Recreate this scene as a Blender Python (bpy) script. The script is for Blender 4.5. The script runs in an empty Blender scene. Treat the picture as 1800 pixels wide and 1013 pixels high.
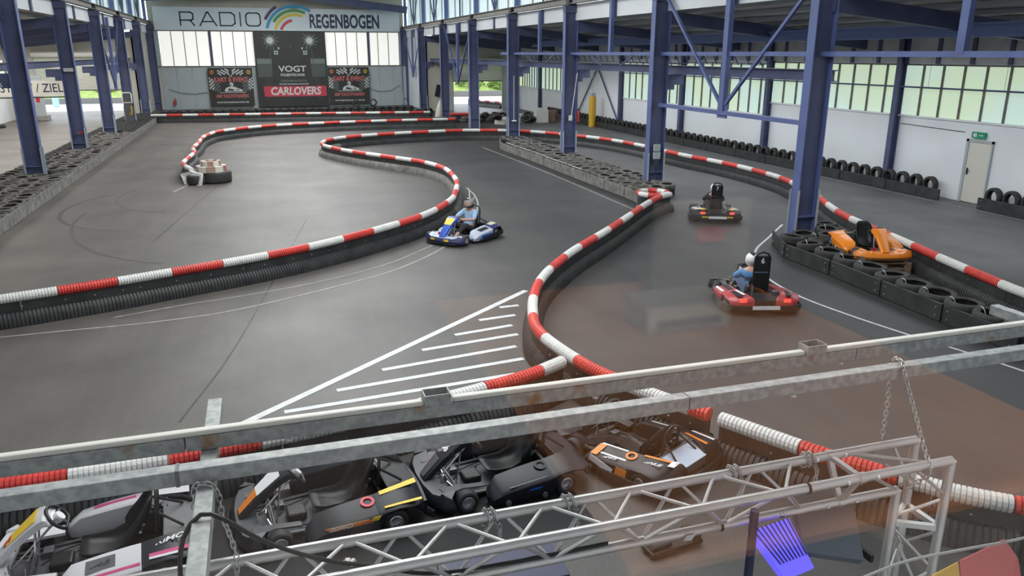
import bpy, bmesh, math, random
from math import sin, cos, pi, radians
from mathutils import Vector, Matrix

random.seed(11)
scene = bpy.context.scene
COL = scene.collection

# ------------------------------------------------------------------ camera
# hall axes: X across the hall (right), Y along the nave, Z up, metres; viewing gallery window near the origin
F_PX = 1370.0
PITCH = math.atan(413 / 1370.0)
YAW = math.atan(454 / 1431.0)
cam_d = bpy.data.cameras.new('camera')
cam_d.sensor_width = 36.0
cam_d.lens = 36.0 * F_PX / 1800.0
cam_d.clip_start = 0.05
cam_d.clip_end = 400
cam = bpy.data.objects.new('camera', cam_d)
COL.objects.link(cam)
cam.location = (0, 0, 4.8)
cam.rotation_euler = (pi / 2 - PITCH, 0, -YAW)
scene.camera = cam

# ------------------------------------------------------------------ world, daylight, exposure
world = bpy.data.worlds.new('overcast_sky')
scene.world = world
world.use_nodes = True
wn = world.node_tree.nodes
wl = world.node_tree.links
bg = wn['Background']
bg.inputs['Color'].default_value = (0.86, 0.93, 1.0, 1)
bg.inputs['Strength'].default_value = 3.0
sun_d = bpy.data.lights.new('sun', 'SUN')
sun_d.energy = 1.6
sun_d.angle = radians(8)
sun_d.color = (1.0, 0.96, 0.88)
sun = bpy.data.objects.new('sun', sun_d)
COL.objects.link(sun)
sun.rotation_euler = (radians(38), radians(-18), 0)


def area(name, loc, size, power, color=(1, 1, 1), rot=(0, 0, 0)):
    d = bpy.data.lights.new(name, 'AREA')
    d.shape = 'RECTANGLE'
    d.size, d.size_y = size
    d.energy = power
    d.color = color
    o = bpy.data.objects.new(name, d)
    o.location = loc
    o.rotation_euler = rot
    COL.objects.link(o)
    return o


# rooflight bands in the nave roof and added fill lights under the closed aisle roofs
for yy, pw in ((12, 1600), (29, 2200), (46, 2300), (63, 2300)):
    area('rooflight_daylight', (2.6, yy, 10.3), (9.0, 12.0), pw, (0.98, 0.98, 0.97))
area('aisle_fill_light', (17.2, 30, 4.95), (5.0, 40.0), 1150, (0.93, 0.97, 1.0))
area('aisle_fill_light', (-13.0, 52, 5.1), (5.0, 30.0), 1500, (1.0, 0.96, 0.90))

scene.view_settings.view_transform = 'Standard'
scene.view_settings.look = 'None'
scene.view_settings.exposure = 0.0
scene.view_settings.gamma = 1.0
scene.view_settings.use_curve_mapping = False
scene.cycles.max_bounces = 6
scene.cycles.diffuse_bounces = 3
scene.cycles.glossy_bounces = 3
scene.cycles.transparent_max_bounces = 10
scene.cycles.caustics_reflective = False
scene.cycles.caustics_refractive = False
scene.cycles.sample_clamp_indirect = 4.0

# ------------------------------------------------------------------ materials
MATS = {}


def mat(name, col, rough=0.5, metal=0.0, var=0.0, scale=6.0, col2=None, bump=0.0, bscale=60.0,
        emit=None, estr=0.0, spec=0.5, coat=0.0, detail=4.0):
    """plain or noise-mottled principled material"""
    if name in MATS:
        return MATS[name]
    m = bpy.data.materials.new(name)
    m.use_nodes = True
    nt = m.node_tree
    b = nt.nodes['Principled BSDF']
    b.inputs['Roughness'].default_value = rough
    b.inputs['Metallic'].default_value = metal
    b.inputs['Specular IOR Level'].default_value = spec
    b.inputs['Coat Weight'].default_value = coat
    c1 = (*col, 1)
    b.inputs['Base Color'].default_value = c1
    if var > 0 or col2 or bump > 0:
        tc = nt.nodes.new('ShaderNodeTexCoord')
        if var > 0 or col2:
            nz = nt.nodes.new('ShaderNodeTexNoise')
            nz.inputs['Scale'].default_value = scale
            nz.inputs['Detail'].default_value = detail
            nt.links.new(tc.outputs['Object'], nz.inputs['Vector'])
            r = nt.nodes.new('ShaderNodeValToRGB')
            r.color_ramp.elements[0].position = 0.35
            r.color_ramp.elements[1].position = 0.68
            if col2:
                r.color_ramp.elements[0].color = c1
                r.color_ramp.elements[1].color = (*col2, 1)
            else:
                r.color_ramp.elements[0].color = (*[c * (1 - var) for c in col], 1)
                r.color_ramp.elements[1].color = (*[min(1, c * (1 + var)) for c in col], 1)
            nt.links.new(nz.outputs['Fac'], r.inputs['Fac'])
            nt.links.new(r.outputs['Color'], b.inputs['Base Color'])
        if bump > 0:
            nb = nt.nodes.new('ShaderNodeTexNoise')
            nb.inputs['Scale'].default_value = bscale
            nb.inputs['Detail'].default_value = 3
            nt.links.new(tc.outputs['Object'], nb.inputs['Vector'])
            bp = nt.nodes.new('ShaderNodeBump')
            bp.inputs['Strength'].default_value = bump
            bp.inputs['Distance'].default_value = 0.02
            nt.links.new(nb.outputs['Fac'], bp.inputs['Height'])
            nt.links.new(bp.outputs['Normal'], b.inputs['Normal'])
    if emit:
        b.inputs['Emission Color'].default_value = (*emit, 1)
        b.inputs['Emission Strength'].default_value = estr
    MATS[name] = m
    return m


def s2l(r, g, b):
    f = lambda c: (c / 255 / 12.92) if c / 255 <= 0.04045 else ((c / 255 + 0.055) / 1.055) ** 2.4
    return (f(r), f(g), f(b))


def floor_material():
    m = bpy.data.materials.new('worn_asphalt')
    m.use_nodes = True
    nt = m.node_tree
    L = nt.links.new
    b = nt.nodes['Principled BSDF']
    tc = nt.nodes.new('ShaderNodeTexCoord')

    def noise(scale, detail=3, rough=0.5, dist=0.0, vec=None):
        n = nt.nodes.new('ShaderNodeTexNoise')
        n.inputs['Scale'].default_value = scale
        n.inputs['Detail'].default_value = detail
        n.inputs['Roughness'].default_value = rough
        n.inputs['Distortion'].default_value = dist
        L(vec if vec else tc.outputs['Object'], n.inputs['Vector'])
        return n.outputs['Fac']

    def ramp(fac, p0, c0, p1, c1):
        r = nt.nodes.new('ShaderNodeValToRGB')
        r.color_ramp.elements[0].position = p0
        r.color_ramp.elements[0].color = (*c0, 1)
        r.color_ramp.elements[1].position = p1
        r.color_ramp.elements[1].color = (*c1, 1)
        L(fac, r.inputs['Fac'])
        return r.outputs['Color']

    def mix(fac, a, c, mode='MIX'):
        x = nt.nodes.new('ShaderNodeMix')
        x.data_type = 'RGBA'
        x.blend_type = mode
        if isinstance(fac, float):
            x.inputs[0].default_value = fac
        else:
            L(fac, x.inputs[0])
        L(a, x.inputs[6])
        L(c, x.inputs[7])
        return x.outputs[2]

    # dust plus painted-in daylight: pale left, dark centre, window sheen over the right aisle
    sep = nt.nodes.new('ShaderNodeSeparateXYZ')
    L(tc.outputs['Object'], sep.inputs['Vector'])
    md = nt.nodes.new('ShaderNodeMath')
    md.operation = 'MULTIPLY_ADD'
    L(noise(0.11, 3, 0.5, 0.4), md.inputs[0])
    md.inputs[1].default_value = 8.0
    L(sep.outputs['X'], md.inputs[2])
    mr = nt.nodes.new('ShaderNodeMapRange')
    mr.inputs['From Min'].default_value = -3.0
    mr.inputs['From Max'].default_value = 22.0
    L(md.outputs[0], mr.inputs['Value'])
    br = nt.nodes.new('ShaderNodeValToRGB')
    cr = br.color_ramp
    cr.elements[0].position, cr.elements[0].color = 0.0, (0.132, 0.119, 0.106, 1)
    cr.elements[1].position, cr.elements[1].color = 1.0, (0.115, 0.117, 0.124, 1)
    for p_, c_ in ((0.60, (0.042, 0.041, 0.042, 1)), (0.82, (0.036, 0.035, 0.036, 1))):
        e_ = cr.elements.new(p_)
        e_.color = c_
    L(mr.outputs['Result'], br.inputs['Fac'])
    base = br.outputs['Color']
    mid = ramp(noise(0.55, 4, 0.6), 0.3, (0.74, 0.74, 0.75), 0.7, (1.16, 1.16, 1.15))
    fine = ramp(noise(38, 2, 0.6), 0.3, (0.80, 0.80, 0.80), 0.7, (1.2, 1.2, 1.2))
    # long rubbed-in tyre tracks drawn out along the nave
    mp = nt.nodes.new('ShaderNodeMapping')
    mp.inputs['Scale'].default_value = (1.5, 0.12, 1)
    mp.inputs['Rotation'].default_value = (0, 0, radians(12))
    L(tc.outputs['Object'], mp.inputs['Vector'])
    tracks = ramp(noise(0.9, 4, 0.6, 1.2, mp.outputs['Vector']), 0.40, (0.90, 0.90, 0.90), 0.62, (1.04, 1.04, 1.04))
    c = mix(1.0, base, mid, 'MULTIPLY')
    c = mix(1.0, c, fine, 'MULTIPLY')
    c = mix(1.0, c, tracks, 'MULTIPLY')
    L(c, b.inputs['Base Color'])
    rr = nt.nodes.new('ShaderNodeMapRange')
    rr.inputs['To Min'].default_value = 0.42
    rr.inputs['To Max'].default_value = 0.62
    L(noise(0.4, 3), rr.inputs['Value'])
    L(rr.outputs['Result'], b.inputs['Roughness'])
    bp = nt.nodes.new('ShaderNodeBump')
    bp.inputs['Strength'].default_value = 0.25
    bp.inputs['Distance'].default_value = 0.01
    L(noise(70, 2), bp.inputs['Height'])
    L(bp.outputs['Normal'], b.inputs['Normal'])
    MATS['asphalt'] = m
    return m


def glass_material():
    """clear window pane: mostly see-through with a mirror image by Fresnel on both faces"""
    m = bpy.data.materials.new('window_glass')
    m.use_nodes = True
    nt = m.node_tree
    nt.nodes.remove(nt.nodes['Principled BSDF'])
    out = nt.nodes['Material Output']
    tr = nt.nodes.new('ShaderNodeBsdfTransparent')
    gl = nt.nodes.new('ShaderNodeBsdfGlossy')
    gl.inputs['Roughness'].default_value = 0.0
    fr = nt.nodes.new('ShaderNodeFresnel')
    ge = nt.nodes.new('ShaderNodeNewGeometry')
    io = nt.nodes.new('ShaderNodeMapRange')        # same index of refraction from either side of the sheet
    io.inputs['To Min'].default_value = 1.52
    io.inputs['To Max'].default_value = 1 / 1.52
    nt.links.new(ge.outputs['Backfacing'], io.inputs['Value'])
    nt.links.new(io.outputs['Result'], fr.inputs['IOR'])
    mx = nt.nodes.new('ShaderNodeMixShader')
    nt.links.new(fr.outputs['Fac'], mx.inputs['Fac'])
    nt.links.new(tr.outputs['BSDF'], mx.inputs[1])
    nt.links.new(gl.outputs['BSDF'], mx.inputs[2])
    nt.links.new(mx.outputs['Shader'], out.inputs['Surface'])
    MATS['glass'] = m
    return m


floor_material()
glass_material()
mat('blue_steel', (0.105, 0.140, 0.320), 0.5, var=0.12, scale=1.5)
mat('blue_light', (0.17, 0.23, 0.46), 0.5)
mat('blue_steel_dark', (0.080, 0.095, 0.185), 0.5, var=0.15, scale=1.5)


def galvanised(name, rust):
    m = bpy.data.materials.new(name)
    m.use_nodes = True
    nt = m.node_tree
    b = nt.nodes['Principled BSDF']
    b.inputs['Metallic'].default_value = 0.25
    b.inputs['Roughness'].default_value = 0.55
    tc = nt.nodes.new('ShaderNodeTexCoord')

    def ramp(scale, p0, c0, p1, c1, detail=5):
        n = nt.nodes.new('ShaderNodeTexNoise')
        n.inputs['Scale'].default_value = scale
        n.inputs['Detail'].default_value = detail
        nt.links.new(tc.outputs['Object'], n.inputs['Vector'])
        r = nt.nodes.new('ShaderNodeValToRGB')
        r.color_ramp.elements[0].position, r.color_ramp.elements[0].color = p0, (*c0, 1)
        r.color_ramp.elements[1].position, r.color_ramp.elements[1].color = p1, (*c1, 1)
        nt.links.new(n.outputs['Fac'], r.inputs['Fac'])
        return r.outputs['Color']

    c = ramp(24, 0.40, (0.30, 0.315, 0.31), 0.62, (0.44, 0.45, 0.44), 8)
    if rust:
        x = nt.nodes.new('ShaderNodeMix')
        x.data_type = 'RGBA'
        nt.links.new(ramp(7, 0.60, (0, 0, 0), 0.72, (1, 1, 1), 7), x.inputs[0])
        nt.links.new(c, x.inputs[6])
        x.inputs[7].default_value = (0.30, 0.16, 0.07, 1)
        c = x.outputs[2]
    nt.links.new(c, b.inputs['Base Color'])
    MATS[name] = m


galvanised('galvanised', False)
galvanised('rusty_galvanised', True)
mat('aluminium', (0.66, 0.645, 0.63), 0.34, 0.7, var=0.05, scale=5)
mat('chain_steel', (0.52, 0.52, 0.51), 0.35, 0.8)
mat('rubber', (0.032, 0.031, 0.031), 0.72, var=0.3, scale=9)
mat('dusty_rubber', (0.075, 0.070, 0.066), 0.85, col2=(0.165, 0.152, 0.14), scale=7)
mat('kart_tyre', (0.018, 0.018, 0.019), 0.6)
mat('black_board', (0.017, 0.018, 0.019), 0.55, col2=(0.040, 0.041, 0.042), scale=3)
mat('grey_board', (0.12, 0.115, 0.108), 0.75, col2=(0.23, 0.22, 0.205), scale=4)
mat('fascia_grey', (0.55, 0.56, 0.56), 0.8, var=0.15, scale=1.5)
mat('panel_grey', (0.13, 0.15, 0.175), 0.5)
mat('mat_black', (0.010, 0.010, 0.011), 0.8)
mat('black_plastic', (0.014, 0.014, 0.016), 0.42, spec=0.4)
mat('seat_black', (0.010, 0.010, 0.011), 0.42, spec=0.35)
mat('red_plastic', (0.62, 0.055, 0.045), 0.42, var=0.1, scale=3)
mat('white_plastic', (0.70, 0.70, 0.68), 0.45, var=0.06, scale=3)
mat('white_wall', (0.76, 0.79, 0.82), 0.8, var=0.05, scale=0.6)
mat('beige_wall', (0.52, 0.50, 0.43), 0.8, var=0.06, scale=0.8)
mat('grey_panel', (0.40, 0.45, 0.47), 0.6, var=0.05, scale=1.2)
mat('white_paint', (0.62, 0.64, 0.65), 0.6, scale=9, col2=(0.5, 0.51, 0.52))
mat('faded_paint', (0.24, 0.235, 0.23), 0.7, col2=(0.40, 0.39, 0.38), scale=5)
mat('pane_warm', (0.9, 0.9, 0.85), 0.4, emit=(1.0, 0.985, 0.93), estr=0.62)


def frosted_pane():
    """frosted glazing lit by the day outside, with blurred greenery behind it"""
    m = mat('pane_green', (0.30, 0.36, 0.32), 0.4, spec=0.3)
    nt = m.node_tree
    b = nt.nodes['Principled BSDF']
    g = nt.nodes.new('ShaderNodeNewGeometry')
    n = nt.nodes.new('ShaderNodeTexNoise')
    n.inputs['Scale'].default_value = 0.35
    n.inputs['Detail'].default_value = 3
    nt.links.new(g.outputs['Position'], n.inputs['Vector'])
    r = nt.nodes.new('ShaderNodeValToRGB')
    r.color_ramp.elements[0].position, r.color_ramp.elements[0].color = 0.40, (0.62, 0.83, 0.80, 1)
    r.color_ramp.elements[1].position, r.color_ramp.elements[1].color = 0.60, (0.66, 0.82, 0.56, 1)
    nt.links.new(n.outputs['Fac'], r.inputs['Fac'])
    nt.links.new(r.outputs['Color'], b.inputs['Emission Color'])
    b.inputs['Emission Strength'].default_value = 0.74


frosted_pane()
mat('pane_blue', (0.5, 0.6, 0.65), 0.4, emit=(0.72, 0.90, 0.92), estr=0.85)
mat('roof_board', (0.66, 0.66, 0.60), 0.85, var=0.2, scale=0.7)
mat('roof_steel', (0.16, 0.17, 0.18), 0.7)
mat('cream', (0.62, 0.60, 0.54), 0.6)
mat('shutter', (0.58, 0.58, 0.54), 0.55)
mat('grass', (0.16, 0.26, 0.05), 0.9, col2=(0.34, 0.40, 0.12), scale=3)
mat('leaf', (0.08, 0.16, 0.03), 0.7, col2=(0.18, 0.28, 0.06), scale=5)
mat('outdoor_paving', (0.46, 0.44, 0.42), 0.9, var=0.1, scale=1)
mat('tarmac_grey', (0.16, 0.16, 0.16), 0.9)
mat('yellow', (0.66, 0.40, 0.03), 0.5)
mat('decal_yellow', (0.75, 0.52, 0.03), 0.4)
mat('decal_orange', (0.72, 0.22, 0.03), 0.4)
mat('orange_body', (0.78, 0.23, 0.015), 0.3, coat=0.3)
mat('decal_white', (0.75, 0.75, 0.76), 0.4)
mat('decal_red', (0.55, 0.03, 0.05), 0.4)
mat('decal_magenta', (0.50, 0.05, 0.16), 0.4)
mat('decal_blue', (0.02, 0.09, 0.50), 0.35)
mat('silver_body', (0.45, 0.50, 0.60), 0.35, coat=0.2)
mat('dark_body', (0.010, 0.011, 0.017), 0.40, spec=0.4)
mat('grey_body', (0.085, 0.088, 0.095), 0.5)
mat('white_body', (0.62, 0.61, 0.63), 0.35, coat=0.2)
mat('red_body', (0.42, 0.045, 0.05), 0.35, coat=0.2)
mat('kart_frame', (0.16, 0.16, 0.17), 0.4, 0.6)
mat('chrome', (0.7, 0.7, 0.72), 0.2, 0.9)
mat('rim', (0.55, 0.54, 0.60), 0.3, 0.7)
mat('tail_light', (0.8, 0.03, 0.02), 0.3, emit=(1.0, 0.05, 0.03), estr=2.2)
mat('pallet_wood', (0.20, 0.13, 0.085), 0.85, col2=(0.32, 0.22, 0.15), scale=5)
mat('table_wood', (0.50, 0.205, 0.07), 0.55, col2=(0.56, 0.24, 0.085), scale=4)
mat('skin', (0.55, 0.33, 0.25), 0.55)
mat('shirt_light_blue', (0.33, 0.50, 0.72), 0.8)
mat('shirt_blue', (0.10, 0.26, 0.52), 0.8)
mat('cloth_dark', (0.03, 0.03, 0.035), 0.85)
mat('cloth_jeans', (0.11, 0.17, 0.28), 0.85)
mat('helmet_white', (0.72, 0.72, 0.72), 0.25, coat=0.4)
mat('helmet_grey', (0.28, 0.27, 0.27), 0.25, coat=0.4)
mat('visor', (0.02, 0.02, 0.025), 0.12)
mat('navy', (0.020, 0.025, 0.075), 0.5)
mat('banner_white', (0.62, 0.70, 0.74), 0.6, var=0.03, scale=0.5)
mat('banner_black', (0.020, 0.021, 0.020), 0.5, col2=(0.03, 0.033, 0.03), scale=0.5)
mat('print_navy', (0.02, 0.035, 0.07), 0.5)
mat('print_white', (0.60, 0.62, 0.60), 0.5)
mat('print_grey', (0.16, 0.19, 0.175), 0.5)
mat('print_grey_dark', (0.07, 0.085, 0.078), 0.5)
mat('print_glow', (0.45, 0.58, 0.50), 0.5)
mat('print_red', (0.52, 0.045, 0.075), 0.5)
mat('print_pink', (0.52, 0.13, 0.13), 0.5)
mat('print_purple', (0.05, 0.03, 0.09), 0.5)
mat('print_cyan', (0.02, 0.28, 0.50), 0.5)
mat('print_green', (0.06, 0.26, 0.06), 0.5)
mat('print_yellow', (0.62, 0.50, 0.04), 0.5)
mat('extinguisher', (0.50, 0.02, 0.02), 0.35)
mat('sign_green', (0.0, 0.20, 0.10), 0.5, emit=(0.0, 0.35, 0.18), estr=0.15)
mat('violet_led', (0.12, 0.10, 0.8), 0.3, emit=(0.16, 0.13, 1.0), estr=0.85)
mat('flag_red', (0.62, 0.14, 0.14), 0.8)
mat('flag_yellow', (0.68, 0.42, 0.08), 0.8)
mat('string', (0.42, 0.42, 0.40), 0.9)
mat('gallery_dark', (0.03, 0.028, 0.027), 0.8)
mat('gallery_floor', (0.035, 0.032, 0.030), 0.7)
mat('added_lamp_warm', (0.9, 0.8, 0.6), 0.4, emit=(1, 0.85, 0.6), estr=3.0)
mat('skid', (0.092, 0.084, 0.075), 0.8)
mat('trunking', (0.82, 0.79, 0.71), 0.5)
mat('navy_body', (0.03, 0.035, 0.11), 0.35)
mat('print_dull_red', (0.16, 0.03, 0.035), 0.6)
mat('concrete', (0.30, 0.29, 0.27), 0.85, var=0.15, scale=4)
M = MATS


# ------------------------------------------------------------------ mesh helpers
class MB:
    """collects shapes and links them as one mesh object"""

    def __init__(self):
        self.v, self.f, self.m = [], [], []
        self.mi = 0

    def add(self, verts, faces):
        o = len(self.v)
        self.v += [tuple(p) for p in verts]
        self.f += [tuple(i + o for i in fc) for fc in faces]
        self.m += [self.mi] * len(faces)
        return self

    def box(self, c, s, rot=None):
        hx, hy, hz = s[0] / 2, s[1] / 2, s[2] / 2
        vs = [Vector((x, y, z)) for z in (-hz, hz) for y in (-hy, hy) for x in (-hx, hx)]
        if rot is not None:
            R = rot if isinstance(rot, Matrix) else Matrix.Rotation(rot, 3, 'Z')
            vs = [R @ p for p in vs]
        c = Vector(c)
        return self.add([p + c for p in vs],
                        [(0, 2, 3, 1), (4, 5, 7, 6), (0, 1, 5, 4), (2, 6, 7, 3), (0, 4, 6, 2), (1, 3, 7, 5)])

    def span(self, a, b):
        return self.box([(a[i] + b[i]) / 2 for i in range(3)], [abs(b[i] - a[i]) for i in range(3)])

    def bar(self, a, b, w, h=None, up=(0, 0, 1)):
        h = h or w
        a, b = Vector(a), Vector(b)
        d = (b - a).normalized()
        up = Vector(up)
        if abs(d.dot(up)) > 0.98:
            up = Vector((0, 1, 0))
        s = d.cross(up).normalized()
        u = s.cross(d)
        vs = []
        for p in (a, b):
            for i, j in ((-1, -1), (1, -1), (1, 1), (-1, 1)):
                vs.append(p + s * (i * w / 2) + u * (j * h / 2))
        return self.add(vs, [(3, 2, 1, 0), (4, 5, 6, 7), (0, 1, 5, 4), (1, 2, 6, 5), (2, 3, 7, 6), (3, 0, 4, 7)])

    def tube(self, pts, r, n=8, closed=False, cap=True):
        pts = [Vector(p) for p in pts]
        N = len(pts)
        rs = r if isinstance(r, (list, tuple)) else [r] * N
        tang = []
        for i in range(N):
            a = pts[(i - 1) % N] if (closed or i > 0) else pts[i]
            b = pts[(i + 1) % N] if (closed or i < N - 1) else pts[i]
            t = (b - a)
            tang.append(t.normalized() if t.length > 1e-9 else Vector((0, 0, 1)))
        ref = Vector((0, 0, 1)) if abs(tang[0].z) < 0.9 else Vector((1, 0, 0))
        s = tang[0].cross(ref).normalized()
        vs, fs = [], []
        for i in range(N):
            t = tang[i]
            s = (s - t * s.dot(t))
            s = s.normalized() if s.length > 1e-6 else t.orthogonal().normalized()
            u = t.cross(s)
            for k in range(n):
                a = 2 * pi * k / n
                vs.append(pts[i] + (s * cos(a) + u * sin(a)) * rs[i])
        for i in range(N if closed else N - 1):
            j = (i + 1) % N
            for k in range(n):
                k2 = (k + 1) % n
                fs.append((i * n + k, i * n + k2, j * n + k2, j * n + k))
        if cap and not closed:
            fs.append(tuple(range(n - 1, -1, -1)))
            fs.append(tuple((N - 1) * n + k for k in range(n)))
        return self.add(vs, fs)

    def lathe(self, prof, n=20, axis='Z', c=(0, 0, 0), closed=True):
        """profile of (radius, height) swept round the axis"""
        vs, fs = [], []
        P = len(prof)
        for k in range(n):
            a = 2 * pi * k / n
            for r, h in prof:
                x, y = r * cos(a), r * sin(a)
                p = {'Z': (x, y, h), 'X': (h, x, y), 'Y': (x, h, y)}[axis]
                vs.append((p[0] + c[0], p[1] + c[1], p[2] + c[2]))
        for k in range(n):
            k2 = (k + 1) % n
            for i in range(P if closed else P - 1):
                j = (i + 1) % P
                fs.append((k * P + i, k2 * P + i, k2 * P + j, k * P + j))
        return self.add(vs, fs)

    def prism(self, poly, z0, z1, axis='Z'):
        n = len(poly)
        def P(x, y, z):
            return {'Z': (x, y, z), 'Y': (x, z, y), 'X': (z, x, y)}[axis]
        vs = [P(x, y, z0) for x, y in poly] + [P(x, y, z1) for x, y in poly]
        fs = [tuple(range(n - 1, -1, -1)), tuple(range(n, 2 * n))]
        for i in range(n):
            j = (i + 1) % n
            fs.append((i, j, n + j, n + i))
        return self.add(vs, fs)

    def loft(self, rings, closed=True, cap=True):
        n = len(rings[0])
        vs = [p for r in rings for p in r]
        fs = []
        for i in range(len(rings) - 1):
            for k in range(n if closed else n - 1):
                k2 = (k + 1) % n
                fs.append((i * n + k, i * n + k2, (i + 1) * n + k2, (i + 1) * n + k))
        if cap and closed:
            fs.append(tuple(range(n - 1, -1, -1)))
            fs.append(tuple((len(rings) - 1) * n + k for k in range(n)))
        return self.add(vs, fs)

    def mesh(self, name, mats):
        me = bpy.data.meshes.new(name)
        me.from_pydata(self.v, [], self.f)
        for m_ in (mats if isinstance(mats, (list, tuple)) else [mats]):
            me.materials.append(M[m_] if isinstance(m_, str) else m_)
        if isinstance(mats, (list, tuple)) and len(mats) > 1:
            me.polygons.foreach_set('material_index', self.m)
        bm = bmesh.new()
        bm.from_mesh(me)
        bmesh.ops.recalc_face_normals(bm, faces=bm.faces)
        bm.to_mesh(me)
        bm.free()
        me.update()
        return me

    def build(self, name, mats, parent=None, smooth=False, bevel=0.0, loc=None):
        me = self.mesh(name, mats)
        o = bpy.data.objects.new(name, me)
        COL.objects.link(o)
        if parent:
            o.parent = parent
        if loc:
            o.location = loc
        if smooth:
            set_smooth(me, smooth if smooth is not True else 40)
        if bevel:
            md = o.modifiers.new('bevel', 'BEVEL')
            md.width = bevel
            md.segments = 2
            md.limit_method = 'ANGLE'
            md.angle_limit = radians(35)
        return o


def set_smooth(me, ang=40):
    me.polygons.foreach_set('use_smooth', [True] * len(me.polygons))
    if hasattr(me, 'set_sharp_from_angle'):
        me.set_sharp_from_angle(angle=radians(ang))


def tag(o, label=None, cat=None, group=None, kind=None):
    if label:
        o['label'] = label
    if cat:
        o['category'] = cat
    if group:
        o['group'] = group
    if kind:
        o['kind'] = kind
    return o


def empty(name, loc=(0, 0, 0), rz=0.0, label=None, cat=None, group=None, kind=None):
    o = bpy.data.objects.new(name, None)
    o.empty_display_size = 0.2
    COL.objects.link(o)
    o.location = loc
    o.rotation_euler = (0, 0, rz)
    return tag(o, label, cat, group, kind)


def dup(o, parent=None):
    c = o.copy()
    COL.objects.link(c)
    c.parent = parent
    for ch in list(o.children):
        dup(ch, c)
    return c


def inst(name, me, loc=(0, 0, 0), rot=(0, 0, 0), parent=None, scale=None):
    o = bpy.data.objects.new(name, me)
    COL.objects.link(o)
    o.location = loc
    o.rotation_euler = rot
    if scale:
        o.scale = scale
    if parent:
        o.parent = parent
    return o


_tcache = {}


def text_mesh(s, size, material, bold=0.0, sx=1.0, shear=0.0, spacing=1.0, thick=0.001):
    key = (s, size, material, bold, sx, shear, spacing)
    if key in _tcache:
        return _tcache[key]
    cu = bpy.data.curves.new('lettering', 'FONT')
    cu.body = s
    cu.size = size
    cu.align_x = 'CENTER'
    cu.align_y = 'CENTER'
    cu.offset = bold
    cu.shear = shear
    cu.space_character = spacing
    cu.extrude = thick
    cu.resolution_u = 3
    o = bpy.data.objects.new('lettering', cu)
    COL.objects.link(o)
    dg = bpy.context.evaluated_depsgraph_get()
    me = bpy.data.meshes.new_from_object(o.evaluated_get(dg))
    bpy.data.objects.remove(o)
    bpy.data.curves.remove(cu)
    me.name = 'lettering'
    if sx != 1.0:
        for v in me.vertices:
            v.co.x *= sx
    me.materials.clear()
    me.materials.append(M[material])
    _tcache[key] = me
    return me


def text(s, size, material, parent, loc, rot, name='lettering', **kw):
    return inst(name, text_mesh(s, size, material, **kw), loc, rot, parent)


def catmull(pts, step=0.25, closed=False):
    P = [Vector((*p, 0)) if len(p) == 2 else Vector(p) for p in pts]
    out = []
    n = len(P)
    for i in range(n if closed else n - 1):
        p1, p2 = P[i], P[(i + 1) % n]
        p0 = P[(i - 1) % n] if (closed or i > 0) else p1 + (p1 - p2)
        p3 = P[(i + 2) % n] if (closed or i < n - 2) else p2 + (p2 - p1)
        k = max(2, int((p2 - p1).length / step))
        for j in range(k):
            t = j / k
            out.append(0.5 * ((2 * p1) + (p2 - p0) * t + (2 * p0 - 5 * p1 + 4 * p2 - p3) * t * t
                              + (3 * p1 - p0 - 3 * p2 + p3) * t ** 3))
    if not closed:
        out.append(P[-1])
    return out


def smooth_pts(P, it=2):
    P = [Vector(p) for p in P]
    for _ in range(it):
        P = [P[0]] + [(P[i - 1] + P[i] * 2 + P[i + 1]) / 4 for i in range(1, len(P) - 1)] + [P[-1]]
    return P


class Path:
    """arc-length sampled ground path"""

    def __init__(self, pts, step=0.12):
        self.p = catmull(pts, step)
        self.s = [0]
        for a, b in zip(self.p, self.p[1:]):
            self.s.append(self.s[-1] + (b - a).length)
        self.len = self.s[-1]
        self._i = 0

    def at(self, s):
        s = min(max(s, 0), self.len)
        lo, hi = 0, len(self.s) - 1
        while hi - lo > 1:
            mid = (lo + hi) // 2
            if self.s[mid] <= s:
                lo = mid
            else:
                hi = mid
        d = self.s[hi] - self.s[lo]
        t = (s - self.s[lo]) / d if d > 1e-9 else 0
        return self.p[lo].lerp(self.p[hi], t)

    def frame(self, s):
        p = self.at(s)
        t = (self.at(s + 0.05) - self.at(s - 0.05)).normalized()
        return p, t, Vector((t.y, -t.x, 0))
# ================================================================== the hall
XL, XR = -8.4, 13.6           # column rows
WL, WR = -17.5, 22.4          # outer walls of the aisles
YB, YE = 76.7, 68.2           # nave end wall, aisle end walls
YG = 0.45                     # gallery front wall and its window
GRID = [17.2 + 8.5 * k for k in range(8)]


def struct(name, mb, m, parent=None, **kw):
    o = mb.build(name, m, parent, **kw)
    if not parent:
        o['kind'] = 'structure'
    return o


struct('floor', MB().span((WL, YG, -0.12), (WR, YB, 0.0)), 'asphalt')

# ---- right wall with its window band
rw_edges = [15.8, 23.6, 31.4, 39.2, 47.0, 54.8, 62.5, YE]
sills = [2.63, 2.63, 2.05, 2.05, None, 2.0, 2.0]
tops = [4.43, 4.43, 4.35, 4.25, None, 4.0, 4.0]
mb = MB()
mb.span((WR, YG, 0), (WR + 0.3, 15.8, 6.0))
for i, s in enumerate(sills):
    a, b = rw_edges[i], rw_edges[i + 1]
    if s is None:
        mb.span((WR, a, 0), (WR + 0.3, b, 6.0))
    else:
        mb.span((WR, a, 0), (WR + 0.3, b, s))
        mb.span((WR, a, tops[i]), (WR + 0.3, b, 6.0))
wall_right = struct('wall_right', mb, 'white_wall')
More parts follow.
